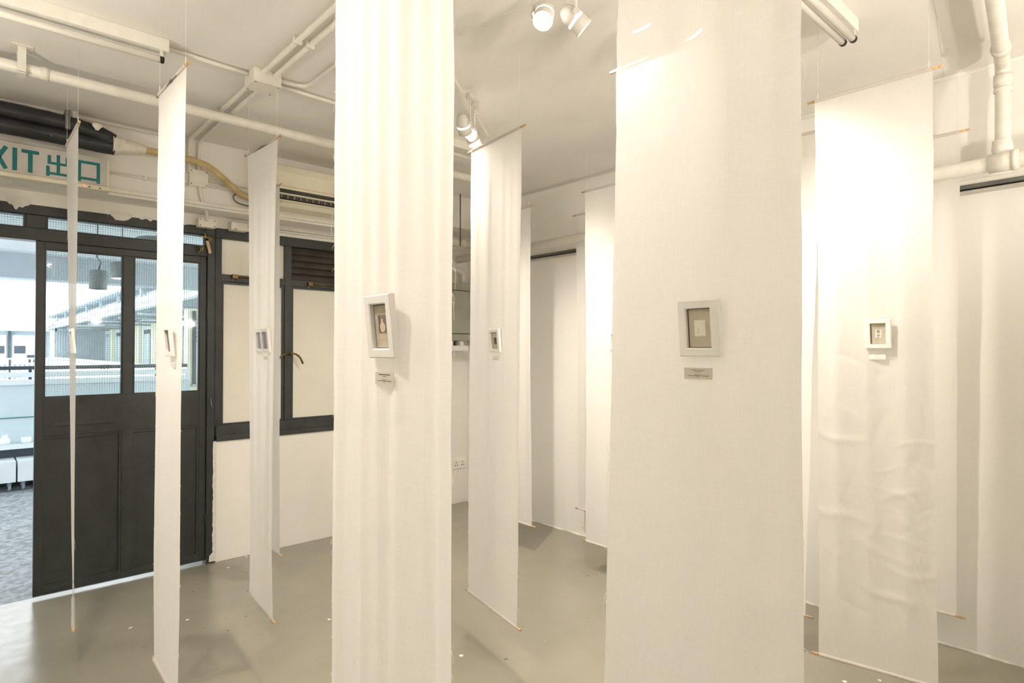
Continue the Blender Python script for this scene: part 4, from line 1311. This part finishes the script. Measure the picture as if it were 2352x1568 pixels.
# courtyard wing receding behind the glass
wg = thing('courtyard_wing', (5.5, 21, -.5), 'white and yellow courtyard wing with open gallery seen through the door', 'building', kind='structure')
obj('gallery_floor', box(3.0, 5.0, 9.4, 34, -.4, -.1), 'outgrey', wg)
obj('gallery_parapet', box(3.0, 3.15, 9.6, 34, -.4, 1.06), 'outwhite', wg)
obj('parapet_cap', box(2.96, 3.2, 9.6, 34, 1.10, 1.16), 'outwhite', wg)
obj('parapet_joint', box(3.01, 3.14, 9.6, 34, 1.06, 1.10), 'outgrey', wg)
obj('gallery_wall', box(5.0, 5.3, 9.4, 34, -.4, 2.6), 'outwhite', wg)
obj('end_wall', box(3.15, 5.3, 33.6, 34, -.4, 2.6), 'outgrey', wg)
obj('gallery_roof', box(3.05, 6, 9.4, 34, 2.62, 2.75), 'outgrey', wg)
obj('roof_fascia', box(2.9, 3.05, 9.4, 34, 2.40, 2.62), 'outwhite', wg)
obj('roof_edge', box(2.80, 3.4, 9.4, 34, 2.88, 2.94), 'outgrey', wg)
obj('roof_gutter', tube([(2.88, 9.4, 2.55), (2.88, 34, 2.55)], .07, 10), 'outwhite', wg)
for k in range(9):
    y = 10.2 + k * 2.6
    obj('roof_stay', box(2.95, 3.0, y, y + .12, 2.62, 2.90), 'outgrey', wg)
    obj('ceiling_duct', tube([(3.1, y + .8, 2.34), (4.95, y + .8, 2.34)], .03, 8), 'outgrey', wg)
    obj('yellow_pier', box(4.90, 5.02, y, y + .75, -.1, 2.45), 'outyellow', wg)
    dv = obj('gallery_door', box(4.95, 5.03, y + .95, y + 2.1, -.1, 2.2), 'outdark' if k % 2 else 'outgrey', wg)
    obj('door_glass', box(4.935, 4.955, y + 1.1, y + 1.95, .9, 2.05), 'outblue', dv)
for k in range(3):
    obj('ceiling_tube_light', box(3.6, 4.6, 13 + k * 6, 13.2 + k * 6, 2.45, 2.5), 'pottery', wg)
ob = tag(obj('wall_clock', lathe([(0, 0), (.22, 0), (.22, .06), (0, .06)], (4.88, 15.6, 1.75), (-1, 0, 0)), 'outgrey'), 'round sign hanging in the gallery across the courtyard', 'sign')
tag(obj('red_banner', box(4.86, 4.90, 14.9, 15.1, 1.0, 1.7), 'red'), 'faded red notice in the gallery across the courtyard', 'notice')
# far block with windows and railings
fb = thing('far_block', (-2, 34.5, -.5), 'distant white block with windows and a balcony railing', 'building', kind='structure')
obj('block_wall', box(-14, 3.0, 34.2, 36, -.5, 2.35), 'outgrey', fb)
obj('block_eave', box(-14, 3.2, 33.6, 36, 2.30, 2.46), 'outwhite', fb)
for k in range(9):
    x = -7.5 + k * 1.15
    w = obj('window', box(x, x + .95, 34.12, 34.22, .85, 2.12), 'outwhite', fb)
    for a in range(2):
        for b_ in range(3):
            obj('pane', box(x + .06 + a * .44, x + .45 + a * .44, 34.09, 34.13, .92 + b_ * .40, 1.25 + b_ * .40), 'outblue' if (a + b_ + k) % 3 else 'outdark', w)
    obj('pier', box(x - .14, x - .06, 34.05, 34.22, -.5, 2.3), 'outdark', fb)
obj('balcony_slab', box(-14, 3.0, 32.5, 34.2, -.6, -.35), 'outwhite', fb)
obj('balcony_rail', box(-14, 3.0, 32.55, 32.62, 1.08, 1.14), 'outwhite', fb)
bm = bmesh.new()
k = 0
while -8 + k * .16 < 3.0:
    bm_box(bm, -8 + k * .16, -8 + k * .16 + .07, 32.56, 32.61, -.35, 1.08)
    k += 1
obj('balusters', bm, 'outwhite', fb, kind='stuff')
struct('courtyard_floor', box(-14, 6, 9.35, 36, -4.2, -4.0), 'outgrey', 'grey courtyard ground far below', 'ground')
